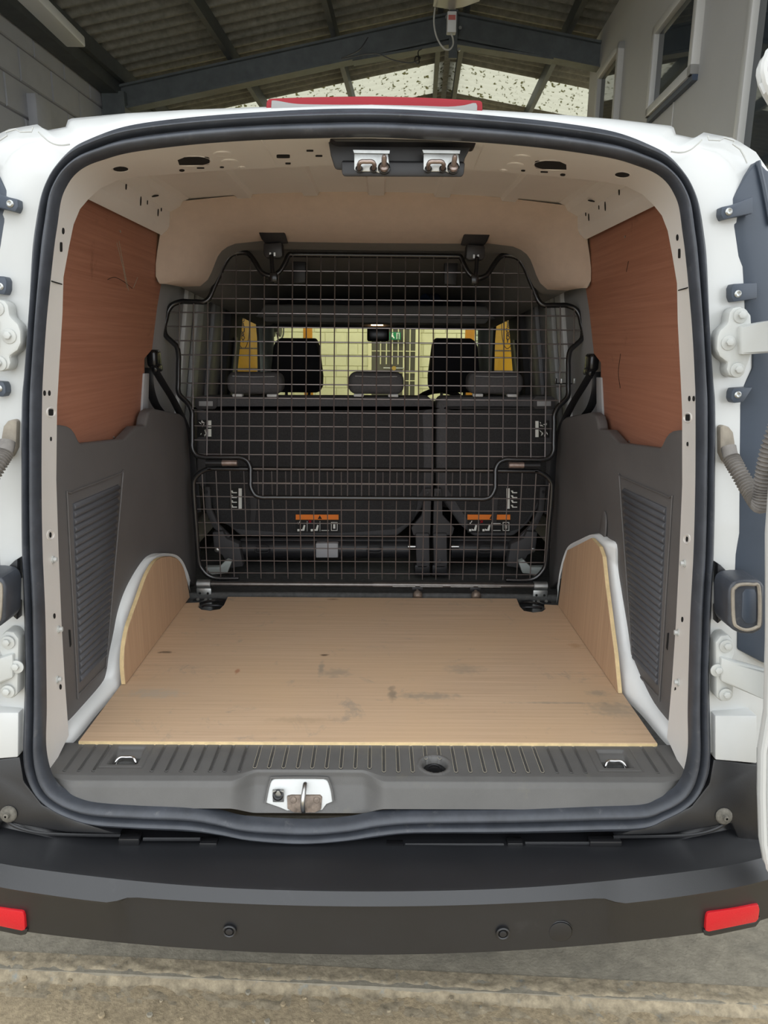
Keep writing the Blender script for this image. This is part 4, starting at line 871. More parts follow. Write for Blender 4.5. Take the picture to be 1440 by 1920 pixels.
# ---- tail lamps, hinges, harness conduits, door checks
for s in (-1, 1):
    S = (lambda p: p) if s > 0 else mir
    TLP = [(1421, 300), (1400, 328), (1381, 361), (1374, 372), (1372, 420), (1383, 481), (1392, 500), (1395, 540), (1398, 600), (1412, 640), (1412, 690), (1392, 728), (1386, 760), (1386, 1000), (1378, 1040), (1377, 1070), (1383, 1180), (1383, 1218), (1430, 1243), (1520, 1270), (1560, 1200), (1560, 340), (1440, 320)]
    tl_ = prism('tail_lamp_housing', [pR(x, y_, .012) for x, y_ in TLP], (0, .06, 0), 'lamp_plastic', van, bevel=.004, s=s)
    tube('moulded_rib', [S(pR(x, y_, .008)) for x, y_ in [(1421, 302), (1432, 350), (1445, 420)]], .004, 'lamp_plastic', tl_, res=6)
    for pts, sc in (([(1353, 388), (1372, 384), (1412, 368), (1412, 400), (1372, 408), (1357, 412), (1352, 402)], (1366, 397)), ([(1372, 540), (1376, 532), (1420, 530), (1420, 560), (1376, 566), (1372, 556)], (1383, 551)), ([(1372, 736), (1376, 728), (1412, 726), (1398, 748), (1394, 754), (1376, 756), (1371, 748)], (1383, 740))):
        bk = prism('bracket', [pR(x, y_, -.010) for x, y_ in pts], (0, .03, 0), 'lamp_plastic', tl_, bevel=.002, s=s)
        lathe('screw', [(.0062, 0), (.0062, .002), (.004, .004), (.002, .003), (.0005, .003)], S(pR(*sc, -.010)), (0, -1, 0), 'zinc', bk, res=12)
    # upper hinge
    HP = [(1368, 586), (1375, 577), (1387.5, 574), (1400, 580), (1409, 591), (1410, 612), (1410, 664), (1400, 690), (1397.5, 698), (1390, 707.5), (1377.5, 709), (1366, 704), (1362.5, 692.5), (1365, 680), (1350, 669), (1344, 655), (1345, 632.5), (1350, 620), (1365, 606)]
    hg = prism('door_hinge', [pR(x, y_, -.022) for x, y_ in smooth2d] if False else [pR(x, y_, -.022) for x, y_ in HP], (0, .03, 0), 'hinge_paint', van, bevel=.004, s=s)
    prism('hinge_arm', [pR(1388, 611, -.030), pR(1440, 602, -.05), pR(1500, 594, -.09), pR(1500, 660, -.09), pR(1440, 662, -.05), pR(1388, 666, -.030)], (0, .022, 0), 'hinge_paint', hg, bevel=.004, s=s)
    for (x, y_) in ((1389, 592), (1366, 643), (1383, 694)):
        c = pR(x - 1, y_, -.022); disc('washer', S(c), (0, -1, 0), .0125, .003, 'hinge_paint', hg, res=20, bevel=.001); disc('bolt_head', S(c + Vector((.001, -.003, .001))), (0, -1, .1), .0068, .005, 'hinge_paint', hg, hexa=True, bevel=.001)
    # lower hinge
    HP2 = [(1342, 1205), (1352, 1192), (1366, 1190), (1375, 1200), (1378, 1225), (1370, 1250), (1366, 1268), (1376, 1285), (1376, 1300), (1368, 1314), (1354, 1317), (1343, 1308)]
    hg = prism('door_hinge', [pR(x, y_, -.020) for x, y_ in HP2], (0, .03, 0), 'hinge_paint', van, bevel=.004, s=s)
    prism('hinge_arm', [pR(1352, 1233, -.028), pR(1378, 1242, -.034), pR(1430, 1258, -.05), pR(1490, 1275, -.08), pR(1490, 1330, -.08), pR(1426, 1310, -.05), pR(1378, 1290, -.034), pR(1352, 1278, -.028)], (0, .022, 0), 'hinge_paint', hg, bevel=.004, s=s)
    for (x, y_) in ((1361, 1211), (1344, 1256), (1360, 1302)):
        c = pR(x, y_, -.022); disc('washer', S(c), (0, -1, 0), .0125, .003, 'hinge_paint', hg, res=20, bevel=.001); disc('bolt_head', S(c + Vector((.001, -.003, .001))), (0, -1, .1), .0068, .005, 'hinge_paint', hg, hexa=True, bevel=.001)
    # wiring conduit
    bt = prism('conduit_boot', [pR(x, y_, -.006) for x, y_ in [(1350, 800), (1358, 797), (1368, 801), (1376, 811), (1379, 830), (1380, 852), (1386, 862), (1374, 872), (1360, 868), (1351, 850)]], (0, .02, 0), 'dusty_rubber', van, bevel=.004, s=s)
    cp = smooth_path([pR(1366, 838, -.012), pR(1370, 856, -.020), pR(1380, 876, -.034), pR(1396, 904, -.05), pR(1412, 930, -.07), pR(1424, 946, -.09), pR(1430, 940, -.105), pR(1432, 915, -.11), pR(1437, 880, -.12), pR(1446, 840, -.13), pR(1460, 800, -.14)], 26)
    rad = [(.0125 if i < 30 else .0128 + .0022 * math.cos(i * 2 * math.pi / 5)) * (1 if i < 150 else 1.1) for i in range(len(cp))]
    tube('conduit', [S(p) for p in cp], .013, 'hose_rubber', van, res=14, radii=rad)
    # door check
    dc = prism('door_check', [pR(x, y_, -.075) for x, y_ in [(1366, 1110), (1370, 1097), (1380, 1089), (1398, 1087), (1420, 1087), (1430, 1092), (1434, 1100), (1433, 1170), (1428, 1182), (1412, 1190), (1390, 1189), (1374, 1182), (1366, 1168)]], (0, .06, 0), 'rubber', van, bevel=.008, seg=3, s=s)
    tube('dusty_rim', [S(p) for p in smooth_path([pR(x, y_, -.077) for x, y_ in [(1374, 1112), (1378, 1102), (1388, 1096), (1412, 1096), (1423, 1102), (1424, 1165), (1418, 1176), (1400, 1181), (1384, 1176), (1376, 1164)]], 4, True)], .0030, 'dusty_rubber', dc, closed=True, res=6)
    prism('face_recess', [pR(x, y_, -.0765) for x, y_ in [(1392, 1112), (1398, 1104), (1416, 1104), (1420, 1112), (1420, 1165), (1412, 1172), (1398, 1170), (1390, 1158)]], (0, .01, 0), 'lamp_plastic', dc, bevel=.003, s=s)
    for pts in ([(1346, 1056), (1352, 1060), (1366, 1074), (1369, 1080), (1369, 1096), (1346, 1098)], [(1346, 1138), (1368, 1140), (1366, 1152), (1346, 1170)]):
        prism('check_bracket', [pR(x, y_, -.012) for x, y_ in pts], (0, .025, 0), 'black_plastic', dc, bevel=.002, s=s)
    lathe('bracket_bolt', [(.008, 0), (.008, .003), (.005, .005), (.002, .004)], S(pR(1361, 1081, -.012)), (0, -1, 0), 'black_plastic', dc, res=14)
    prism('check_strap', [pR(1346, 1100, -.004), pR(1372, 1098, -.05), pR(1372, 1135, -.05), pR(1346, 1134, -.004)], (0, .008, 0), 'dusty_rubber', dc, bevel=.001, s=s)

# ---- rear doors, swung open
def rear_door(s, dx, ang, hinge_y):
    """hinge-edge outline (px on a plane at the hinge) swept out along the open door"""
    E = [(1440, 86), (1418, 108), (1411, 128), (1410, 142), (1414, 162), (1424, 184), (1441, 212), (1458, 300), (1462, 500), (1452, 700), (1440, 820), (1428, 1000), (1428, 1200), (1425, 1330), (1414, 1400), (1413, 1480), (1416, 1570), (1424, 1615), (1440, 1640)]
    base = [pY(x, y_, 1.08) + Vector((dx, 0, 0)) for x, y_ in E]
    d = Vector((math.sin(ang), -math.cos(ang), 0)); n_ = Vector((math.cos(ang), math.sin(ang), 0)); Wd = .62
    # true edge curve in the door plane: distance from the hinge line and height
    e2 = [(p.x - .60, p.z) for p in base]
    O = Vector((.60 + dx, 1.08 + hinge_y, 0))
    inn = [Vector((p.x, 1.08 + hinge_y, p.z)) for p in base]
    far_t = [p + d * Wd for p in (inn[0], inn[-1])]
    pts = inn + [inn[-1] + d * Wd + Vector((0, 0, 0)), inn[0] + d * Wd]
    dr_ = prism('rear_door', pts, n_ * .055, 'white_paint', van, bevel=.012, seg=3, s=s)
    tube('door_edge_rim', [(p if s > 0 else mir(p)) for p in [q + d * .018 - n_ * .002 for q in inn]], .005, 'white_paint', dr_, res=6)
    pan = [inn[10] + d * .08, inn[16] + d * .08 + Vector((0, 0, .05)), inn[16] + d * .56 + Vector((0, 0, .05)), inn[10] + d * .56]
    prism('door_lining', [p - n_ * .006 for p in pan], n_ * .004, 'hinge_paint', dr_, bevel=.001, s=s)
    up_ = [inn[2] + d * .10 + Vector((0, 0, -.10)), inn[8] + d * .12, inn[8] + d * .54, inn[2] + d * .50 + Vector((0, 0, -.10))]
    prism('upper_panel', [p - n_ * .003 for p in up_], n_ * .002, 'white_paint', dr_, bevel=.0006, s=s)
    hc = inn[11] + d * .50 - n_ * .02
    box('pull_handle', hc if s > 0 else mir(hc), (.03, .05, .16), 'black_plastic', dr_, bevel=.008)
rear_door(1, .0, math.radians(32), 0)
rear_door(-1, .14, math.radians(60), 0.02)

# ---- side belts in the load bay
for s in (-1, 1):
    S = (lambda p: p) if s < 0 else mir
    a0 = pX(285, 672, -.640)
    sb = tube('seat_belt', [S(p) for p in smooth_path([pX(286, 686, -.632), pP(305, 718, (-.62, 2.1, 1), (1, -.05, 0)), pP(330, 760, (-.615, 2.1, 1), (1, -.05, 0)), pP(352, 815, (-.61, 2.1, 1), (1, -.05, 0)), pP(364, 900, (-.60, 2.1, 1), (1, -.05, 0)), pP(370, 960, (-.59, 2.1, 1), (1, -.05, 0))], 6)], .014, 'black_plastic', van, res=8, flat=(.12, 1.0))
    o = box('belt_guide', S(a0 + Vector((.006, 0, .0))), (.030, .055, .050), 'dark_gloss', sb, bevel=.010, seg=3)
    o = box('guide_loop', S(a0 + Vector((.012, .005, -.028))), (.018, .060, .022), 'dark_gloss', sb, bevel=.007)
    tube('belt_return', [S(p) for p in smooth_path([pX(280, 690, -.652), pX(281, 725, -.656), pX(290, 755, -.656), pX(302, 772, -.652)], 6)], .013, 'black_plastic', sb, res=8, flat=(.15, 1.0))
    prism('post_seal', [S(pP(x, y_, (-.655, 2.1, 1.1), (1, 0, -.1))) for x, y_ in [(271, 700), (280, 700), (278, 797), (266, 797)]], (s * .012 * -1 * -1, 0, 0), 'grey_trim', van, bevel=.002)

# ---- cabin sides, front, windscreen
def sidep(s, yy, z, o=0.0): return Vector((s * (.735 - .13 * (z - 1.1) - o), yy, z))
for s in (-1, 1):
    prism('rear_pillar_trim', [sidep(s, 2.10, .62, .03), sidep(s, 2.56, .62, .03), sidep(s, 2.56, 1.70, .03), sidep(s, 2.10, 1.70, .03)], (s * .03, 0, 0), 'grey_trim', van, bevel=.01)
    prism('pillar_fold', [sidep(s, 2.48, .8, .045), sidep(s, 2.56, .8, .045), sidep(s, 2.60, 1.62, .045), sidep(s, 2.52, 1.62, .045)], (s * .02, 0, 0), 'grey_trim_light', van, bevel=.006)
    prism('sliding_door_panel', [sidep(s, 2.56, .62), sidep(s, 3.36, .62), sidep(s, 3.36, 1.68), sidep(s, 2.56, 1.68)], (s * .02, 0, 0), 'grey_trim', van)
    for yy in (2.74, 3.02):
        prism('door_stiffener', [sidep(s, yy, .8, .02), sidep(s, yy + .09, .8, .02), sidep(s, yy + .12, 1.60, .02), sidep(s, yy + .03, 1.60, .02)], (s * .02, 0, 0), 'grey_trim_light' if yy < 2.9 else 'grey_trim', van, bevel=.008)
    prism('centre_pillar', [sidep(s, 3.30, .6, .03), sidep(s, 3.58, .6, .03), sidep(s, 3.62, 1.68, .03), sidep(s, 3.34, 1.68, .03)], (s * .05, 0, 0), 'dark_trim', van, bevel=.01)
    prism('pillar_belt', [sidep(s, 3.38, .9, .045), sidep(s, 3.43, .9, .045), sidep(s, 3.45, 1.42, .045), sidep(s, 3.40, 1.42, .045)], (s * .01, 0, 0), 'black_plastic', van, bevel=.002)
    prism('front_door_lower', [sidep(s, 3.58, .5), sidep(s, 4.9, .5), sidep(s, 4.9, 1.10), sidep(s, 3.58, 1.10)], (s * .05, 0, 0), 'dark_trim', van)
    # window surround with curved front edge
    W_in = [(3.64, 1.12), (4.70, 1.12), (4.62, 1.25), (4.50, 1.42), (4.38, 1.53), (4.22, 1.59), (3.74, 1.60), (3.66, 1.55)]
    W_out = [(3.56, 1.06), (4.86, 1.06), (4.78, 1.25), (4.62, 1.47), (4.46, 1.62), (4.25, 1.68), (3.64, 1.69), (3.58, 1.62)]
    ri_, ro_ = [sidep(s, *p) for p in W_in], [sidep(s, *p) for p in W_out]
    loft('front_window_surround', [ro_, ri_, [p + Vector((s * .04, 0, 0)) for p in ri_]], 'dark_trim', van, closed=True, smooth=False)
    struct_glass = obj('front_side_window', [p + Vector((s * .02, 0, 0)) for p in ri_], [tuple(range(8))], 'glass', van)
    # windscreen pillar
    a0, a1 = Vector((s * .60, 4.02, 1.56)), Vector((s * .72, 4.78, 1.02))
    tube('windscreen_pillar', [a0, a0.lerp(a1, .5) + Vector((0, 0, .02)), a1], .045, 'pillar_grey', van, res=10, flat=(1, 1))
    # exterior mirror
    mr = box('door_mirror', Vector((s * .98, 4.25, 1.13)), (.20, .10, .22), 'black_plastic', van, bevel=.03, seg=3)
wv = [Vector((-.62, 4.02, 1.56)), Vector((.62, 4.02, 1.56)), Vector((.74, 4.80, 1.02)), Vector((-.74, 4.80, 1.02))]
obj('windscreen', wv, [(0, 1, 2, 3)], 'glass', van)
prism('dashboard', [Vector((-.72, 4.05, 1.00)), Vector((-.72, 4.80, 1.02)), Vector((-.72, 4.80, .60)), Vector((-.72, 4.15, .60))], (1.44, 0, 0), 'dark_trim', van, bevel=.03)
box('bonnet', (0, 5.3, .86), (1.5, 1.05, .22), 'white_paint', van, bevel=.06, seg=3)
zt0, zt1, zb0 = pY(700, 541, 3.35).z, pY(700, 572, 3.35).z, pY(700, 601, 3.35).z
zs = pY(700, 607, 3.9).z
sv = prism('overhead_shelf', [Vector((-.56, 3.35, zt1)), Vector((.56, 3.35, zt1)), Vector((.58, 3.35, zb0 + .02)), Vector((.50, 3.35, zb0)), Vector((-.50, 3.35, zb0)), Vector((-.58, 3.35, zb0 + .02))], (0, .62, .0), 'headlining_grey', van, bevel=.012, seg=3)
prism('shelf_lip', [Vector((-.52, 3.33, zb0 + .015)), Vector((.52, 3.33, zb0 + .015)), Vector((.50, 3.33, zb0 - .012)), Vector((-.50, 3.33, zb0 - .012))], (0, .3, 0), 'headlining_grey', sv, bevel=.01)
box('shelf_back', (0, 3.94, (zt0 + zb0) / 2 + .04), (1.20, .03, .26), 'dark_trim', sv)
prism('visor_console', [pY(x, y_, 3.88) for x, y_ in [(655, 600), (665, 608), (676, 613), (738, 613), (748, 607), (762, 600)]], (0, .1, 0), 'dark_trim', van, bevel=.004)
box('cabin_lamp', pY(707, 608.5, 3.86), (.062, .02, .010), 'cabin_lamp', van)
mm = pY(709, 626, 4.15)
box('rear_view_mirror', mm, (.125, .035, .085), 'dark_gloss', van, bevel=.012, seg=3)
tube('mirror_stem', [mm + Vector((0, .03, .02)), mm + Vector((0, .10, .12))], .012, 'dark_gloss', van, res=8)
swc = pY(826, 790, 4.0)
sw_ = ring('steering_wheel', swc, (0, -.9, .45), .185, .016, 'black_plastic', van, res=36)
disc('wheel_boss', swc, (0, -.9, .45), .07, .04, 'black_plastic', sw_, res=20, bevel=.01)
for dx in (-.12, .12): box('wheel_spoke', swc + Vector((dx, 0, 0)), (.12, .02, .03), 'black_plastic', sw_, bevel=.006)
tag(obj('plastic_bag', [pY(x, y_, 3.55) + Vector((0, random.uniform(-.03, .03), 0)) for x, y_ in [(783, 570), (788, 556), (796, 548), (806, 551), (818, 547), (826, 556), (832, 571)]] + [pY(805, 571, 3.68), pY(808, 560, 3.45)], [(0, 1, 8), (1, 2, 8), (2, 3, 8), (3, 4, 8), (4, 5, 8), (5, 6, 8), (6, 0, 8), (0, 7, 1), (1, 7, 2), (2, 7, 3), (3, 7, 4), (4, 7, 5), (5, 7, 6)], 'blue_bag'), 'crumpled dark blue bag on the overhead shelf', 'bag')

# ================================================================== PLYWOOD LINING
fl = [pZ(x, y_, .600) for x, y_ in [(155, 1389), (1237, 1394)]]
hw = .600
notchL = [(359, 1131), (374, 1129.5), (371, 1138), (378, 1143), (394, 1145), (412, 1142), (420, 1134), (427, 1119)]
nl = [pZ(x, y_, .600) for x, y_ in notchL]
yn = (fl[0].y + fl[1].y) / 2; yf = nl[-1].y
poly = [Vector((-hw, yn, .6)), Vector((hw, yn, .6)), Vector((hw, nl[0].y, .6))] + [Vector((-p.x, p.y, .6)) for p in nl[1:]] + [Vector((p.x, p.y, .6)) for p in reversed(nl[1:])] + [Vector((-hw, nl[0].y, .6))]
pf = prism('plywood_floor', poly, (0, 0, -.012), 'ply_floor', None, bevel=.0006, seg=1)
tag(pf, 'light plywood floor sheet with scuffs lying across the load bay', 'plywood sheet')
prism('front_edge', [Vector((-hw, yn - .0004, .5995)), Vector((hw, yn - .0004, .5995)), Vector((hw, yn - .0004, .589)), Vector((-hw, yn - .0004, .589))], (0, -.0008, 0), 'ply_edge', pf)
PL = [(236, 1287), (232.5, 1250), (234, 1213), (241, 1176), (250, 1150), (260, 1122), (276, 1078), (291, 1053), (303, 1045.5), (318, 1043), (333, 1048), (344, 1064), (351, 1090), (356, 1123)]
PRr = [(1160, 1285), (1152, 1228), (1145, 1175), (1135, 1097), (1129.5, 1044), (1123, 1025), (1108, 1009), (1064, 1031.5), (1056, 1056), (1047, 1129)]
for s, P_, lb in ((-1, PL, 'rounded plywood panel over the left wheel arch'), (1, PRr, 'angular plywood panel over the right wheel arch')):
    pts = [pX(x, y_, s * .588) for x, y_ in (P_ if s > 0 else P_)]
    for p in (pts[0], pts[-1]): p.z = max(p.z, .6015)
    pts[0].z = pts[-1].z = .6015
    o = prism('plywood_arch_panel', pts, (s * .010, 0, 0), 'ply_arch', None, bevel=.0006, seg=1)
    tag(o, lb, 'plywood sheet', 'plywood wheel arch panels')
    edge = pts[:-1] if s < 0 else pts[:7]
    q = smooth_path(edge, 3) if s < 0 else edge
    n = len(q); v = [p + Vector((s * .0003, -.0012, .0006)) for p in q] + [p + Vector((s * .0097, -.0012, .0006)) for p in q]
    obj('pale_edge', v, [(i, i + 1, n + i + 1, n + i) for i in range(n - 1)], 'ply_edge', o)
    tube('floor_gap', [Vector((s * .5965, pts[0].y + .01, .6004)), Vector((s * .5965, pts[-1].y - .01, .6004))], .002, 'hole_black', o, res=5)
UL = [(100, 470), (110, 400), (140, 345), (177, 354), (300, 436), (294, 492), (294, 527), (302, 533), (294.5, 577), (285, 655), (271, 672), (269, 766), (257, 799), (238, 822), (153, 835), (100, 835)]
for s, lb in ((-1, 'red-brown plywood sheet lining the left upper side'), (1, 'red-brown plywood sheet lining the right upper side')):
    pts = [pP(x, y_, (-.653, 0, 1.185), (1, 0, -.112)) for x, y_ in UL]
    pts = [Vector((p.x, max(p.y, 1.425), p.z)) for p in pts]
    if s > 0: pts = [mir(p) for p in pts]
    o = prism('plywood_side_lining', pts, (s * .006, 0, 0), 'ply_red', None)
    tag(o, lb, 'plywood sheet', 'upper plywood linings')
    c = pP(236, 425, (-.653 + .001, 0, 1.185), (1, 0, -.112)); c2 = pP(225, 434, (-.653 + .001, 0, 1.185), (1, 0, -.112)); c3 = pP(213, 820, (-.653 + .001, 0, 1.185), (1, 0, -.112))
    for pts_, mm_ in (([(223, 452), (232, 500), (241, 545)], 'dust'), ([(219, 455), (230, 500), (238, 540)], 'dust'), ([(202, 524), (215, 520), (232, 528), (248, 541)], 'hole_black'), ([(258, 520), (250, 540)], 'dust')) if s < 0 else (([(232, 655), (236, 690), (232, 720)], 'hole_black'), ([(218, 480), (222, 500)], 'hole_black')):
        tube('scratch', [(q if s < 0 else mir(q)) for q in smooth_path([pP(x, y_, (-.6525, 0, 1.185), (1, 0, -.112)) for x, y_ in pts_], 4)], .0007, mm_, o, res=4)
    for cc in (c2, c3): disc('screw', cc if s < 0 else mir(cc), (-s, 0, .1), .0028, .0015, 'zinc', o, res=8)

# ================================================================== MESH CARGO GUARD
UG = [(546, 477), (541, 479), (533.6, 495), (524, 510), (509, 517.5), (491, 511.5), (478.6, 492), (466, 476), (451, 473), (433, 478), (420.5, 495), (402, 537.5), (393, 558), (383, 566), (340, 565.5), (324, 571), (315, 583), (308, 612), (310, 628), (323, 641), (332, 651), (335, 669), (334, 732), (338, 742), (353, 757), (360, 772), (360.5, 840), (368, 853), (384, 857), (450, 857.5), (463, 863.5), (469.4, 876), (470, 913), (478, 928), (491, 932.5)]
def pG(px, py): return pP(px, py, (0, 2.19, .90), (0, 1, -.2395))
g_l = [pG(*p) for p in UG]
ug = g_l + [mir(p) for p in reversed(g_l)]
guard = empty('mesh_cargo_guard', (0, 2.22, .60), 'black steel mesh guard between the load bay and the seats', 'cargo guard')
def rounded(path, n=3):  # light smoothing of a closed polyline
    out = []
    for a, b_ in zip(path, path[1:] + path[:1]):
        k = max(1, int((b_ - a).length / .02))
        out += [a.lerp(b_, i / k) for i in range(k)]
    return smooth_path(out, n, True)
tube('upper_frame', rounded(ug), .0082, 'guard_paint', guard, closed=True, res=10)
YL = 2.235
LG = [(445, 879), (396, 879), (378, 885), (366, 897), (363, 915), (368, 989), (372.6, 1050), (380, 1068), (393, 1080), (411, 1084), (448, 1084)]
lg_l = [pY(x, y_, YL) for x, y_ in LG]
lower_path = lg_l[::-1] + [mir(p) for p in lg_l]
tube('lower_frame', smooth_path(lower_path, 4), .0080, 'guard_paint', guard, res=10)
lg_poly = lg_l + [mir(p) for p in reversed(lg_l)]
def crossings(poly, axis, val):
    out = []; n = len(poly)
    for i in range(n):
        a, b_ = poly[i], poly[(i + 1) % n]
        av, bv = (a.x, b_.x) if axis == 'x' else (a.z, b_.z)
        if (av - val) * (bv - val) < 0:
            t = (val - av) / (bv - av); out.append(a.lerp(b_, t))
    out.sort(key=(lambda p: p.z) if axis == 'x' else (lambda p: p.x)); return out
def wires(poly, axis, vals, r_, off, wob=0.0):
    for val in vals:
        cr = crossings(poly, axis, val)
        for a, b_ in zip(cr[::2], cr[1::2]):
            if (a - b_).length < .03: continue
            m_ = a.lerp(b_, .5) + Vector((random.uniform(-wob, wob) if axis == 'x' else 0, random.uniform(-wob, wob), random.uniform(-wob, wob) if axis != 'x' else 0))
            tube('wire', [a + Vector((0, off, 0)), m_ + Vector((0, off, 0)), b_ + Vector((0, off, 0))], r_, 'wire_paint', guard, res=6)
ugs = rounded(ug)
wires(ugs, 'x', [pG(573.9 + 26.4 * k, 700).x for k in range(-10, 21)], .0021, -.003, .001)
wires(ugs, 'z', [pG(450, 507 + 26.55 * k).z for k in range(0, 17)], .0021, .001, .001)
lgs = lg_l + [mir(p) for p in reversed(lg_l)]
wires(lgs, 'x', [pY(380 + 26.0 * k, 905, YL).x for k in range(0, 27)], .0018, -.003, .001)
wires(lgs, 'z', [pY(400, y_, YL).z for y_ in (905.8, 931, 955, 980, 1003.5, 1027, 1051, 1074)], .0018, .001, .001)
# base bar with end brackets, latches and knobs
bz = pY(702, 1096.5, 2.215).z
bb = tube('base_bar', [Vector((-.535, 2.215, bz)), Vector((.535, 2.215, bz))], .0085, 'bar_steel', guard, res=12)
tube('bar_sleeve', [Vector((.0, 2.215, bz)), Vector((.40, 2.215, bz))], .0105, 'bar_steel', guard, res=12)
for s in (-1, 1):
    c = Vector((s * .552, 2.213, bz))
    bk = lathe('end_bracket', [(.0115, -.022), (.0150, -.022), (.0150, .022), (.0115, .022)], c, (1, 0, 0), 'zinc', guard, res=18)
    box('bracket_plate', c + Vector((0, -.008, -.032)), (.048, .006, .040), 'zinc', bk, bevel=.002)
    box('bracket_foot', c + Vector((s * .006, -.012, -.05)), (.055, .035, .006), 'black_plastic', bk, bevel=.001)
    for dx in (-.013, .013):
        disc('bolt', c + Vector((dx, -.011, -.028)), (0, -1, 0), .004, .002, 'hole_black', bk, res=8); disc('bolt', c + Vector((dx + s * .004, -.024, -.046)), (0, -.6, .8), .0055, .004, 'zinc', bk, hexa=True)
    # clamps joining lower and upper guard
    c1, c2 = pY(386, 868, 2.215), pY(445, 868, 2.215)
    c1.z = c2.z = (c1.z + c2.z) / 2
    if s > 0: c1, c2 = mir(c1), mir(c2)
    tube('hinge_clamp', [c1, c1.lerp(c2, .52)], .0085, 'black_plastic', guard, res=10); tube('hinge_clamp', [c1.lerp(c2, .52), c2], .0105, 'brown_steel', guard, res=10)
    # hooks on the roof
    if s < 0: S = lambda p: p
    else: S = mir
    hk = prism('roof_hook_plate', [S(pY(x, y_, 2.17 + .0012 * (y_ - 424))) for x, y_ in [(481, 424), (531, 422), (534, 436), (540, 456), (498, 458), (490, 448), (484, 434)]], (0, .012, 0), 'black_plastic', guard, bevel=.003)
    prism('hook_block', [S(pY(x, y_, 2.20)) for x, y_ in [(494, 456), (528, 454), (530, 480), (524, 484), (498, 483), (494, 476)]], (0, .05, 0), 'black_plastic', hk, bevel=.004)
    tube('hook_strap', [S(pY(509, 478, 2.19)), S(pY(510, 500, 2.22)), S(pY(512, 522, 2.255)), S(pY(515, 530, 2.26))], .006, 'dark_gloss', hk, res=8, flat=(.6, 1))
    for x in (507, 515): box('hook_pin', S(pY(x, 477, 2.196)), (.005, .006, .010), 'zinc', hk)
    box('buckle', S(pY(513, 520, 2.245)), (.022, .018, .028), 'dark_gloss', hk, bevel=.004)
    prism('rear_roof_bracket', [S(pY(x, y_, 2.62)) for x, y_ in [(547, 484), (573, 484), (573, 530), (550, 532)]], (0, .02, 0), 'black_plastic', hk, bevel=.003)
for px in (783, 892):
    c = pY(px, 1100, 2.20); c.z = bz - .012
    kb_ = lathe('knob', [(.005, 0), (.005, .006), (.012, .008), (.016, .016), (.016, .022), (.012, .029), (.001, .031)], c, (0, -.75, -.66), 'rust_steel', guard, res=16)
    box('knob_plate', c + Vector((0, .006, .002)), (.036, .004, .012), 'black_plastic', kb_, bevel=.001)
    for dx in (-.045, .045): box('latch_rod', c + Vector((dx, .0, .013)), (.075, .004, .003), 'zinc', kb_)
for x_ in (1041, 1052, 1076): box('spring_clip', pG(x_, 714) + Vector((0, -.006, 0)), (.007, .010, .016), 'zinc' if x_ > 1045 else 'guard_paint', guard, bevel=.001)
box('clip_bridge', pG(1056, 719) + Vector((0, -.004, 0)), (.055, .006, .004), 'guard_paint', guard)

# ================================================================== SEATS
def seatp(px, py): return pP(px, py, (0, 2.50, .72), (0, 1, .155))
def rear_seat(name, L, R_, label, heads, clip_left):
    base = Vector(((seatp(L, 800).x + seatp(R_, 800).x) / 2, 2.55, .58))
    e = empty(name, base, label, 'seat', 'rear bench seats')
    out = [(L + 2, 757), (L + 8, 744), (R_ - 8, 745), (R_ - 1, 756), (R_, 900), (R_ - 2, 925), (R_ - 45, 985), (R_ - 70, 1006), (L + 85, 1006), (L + 60, 985), (L + 14, 925), (L, 900)]
    if not clip_left: out = [(L + 1, 756), (L + 8, 745), (R_ - 8, 744), (R_ - 2, 757), (R_ - 2, 900), (R_ - 14, 925), (R_ - 55, 985), (R_ - 80, 1006), (L + 70, 1006), (L + 45, 985), (L + 2, 925), (L, 900)]
    bk = prism('backrest', [seatp(x, y_) for x, y_ in out], (0, .11, .0), 'seat_fabric', e, bevel=.012, seg=3)
    ins = [(L + 22, 775), (L + 30, 768), (R_ - 30, 768), (R_ - 22, 775), (R_ - 20, 900), (R_ - 30, 930), (R_ - 72, 992), (L + 78, 992), (L + 30, 930), (L + 20, 900)]
    prism('carpet_back', smooth_path([seatp(x, y_) + Vector((0, -.004, 0)) for x, y_ in ins], 3, True), (0, .01, 0), 'carpet', e, bevel=.003)
    for (px, w_) in heads:
        a, b_ = seatp(px - 52, 741), seatp(px + 52, 741)
        zc = (seatp(px, 702).z + seatp(px, 740).z) / 2; cx = (a.x + b_.x) / 2
        h = box('headrest', (cx, 2.455, zc + .004), (b_.x - a.x, .10, .072), 'seat_fabric', e, bevel=.026, seg=4)
        tube('stitching', [Vector((cx - .07, 2.404, zc + .028)), Vector((cx, 2.4035, zc + .026)), Vector((cx + .07, 2.404, zc + .028))], .0008, 'grey_trim_light', h, res=4)
        for dx in (-.058, .058):
            tube('headrest_post', [Vector((cx + dx, 2.47, zc - .06)), Vector((cx + dx, 2.47, zc))], .006, 'chrome', e, res=8)
            box('post_guide', (cx + dx, 2.425, zc - .036), (.034, .03, .010), 'grey_trim_light', e, bevel=.003)
    cu = box('seat_cushion', (base.x, 2.84, .88), (seatp(R_, 800).x - seatp(L, 800).x - .03, .48, .18), 'seat_fabric', e, bevel=.05, seg=3)
    return e
rs1 = rear_seat('rear_seat', 366, 814, 'wide dark rear seat section behind the guard with two low headrests', [(478, 105), (705, 105)], True)
rs2 = rear_seat('rear_seat', 818, 1043, 'narrow dark rear seat section behind the guard on the right', [(928, 108)], False)
def sticker(par, Q, m, off=.006, name='label'): return prism(name, [seatp(x, y_) + Vector((0, -off, 0)) for x, y_ in Q], (0, .001, 0), m, par)
def rect(x0, y0, x1, y1): return [(x0, y0), (x1, y0), (x1, y1), (x0, y1)]
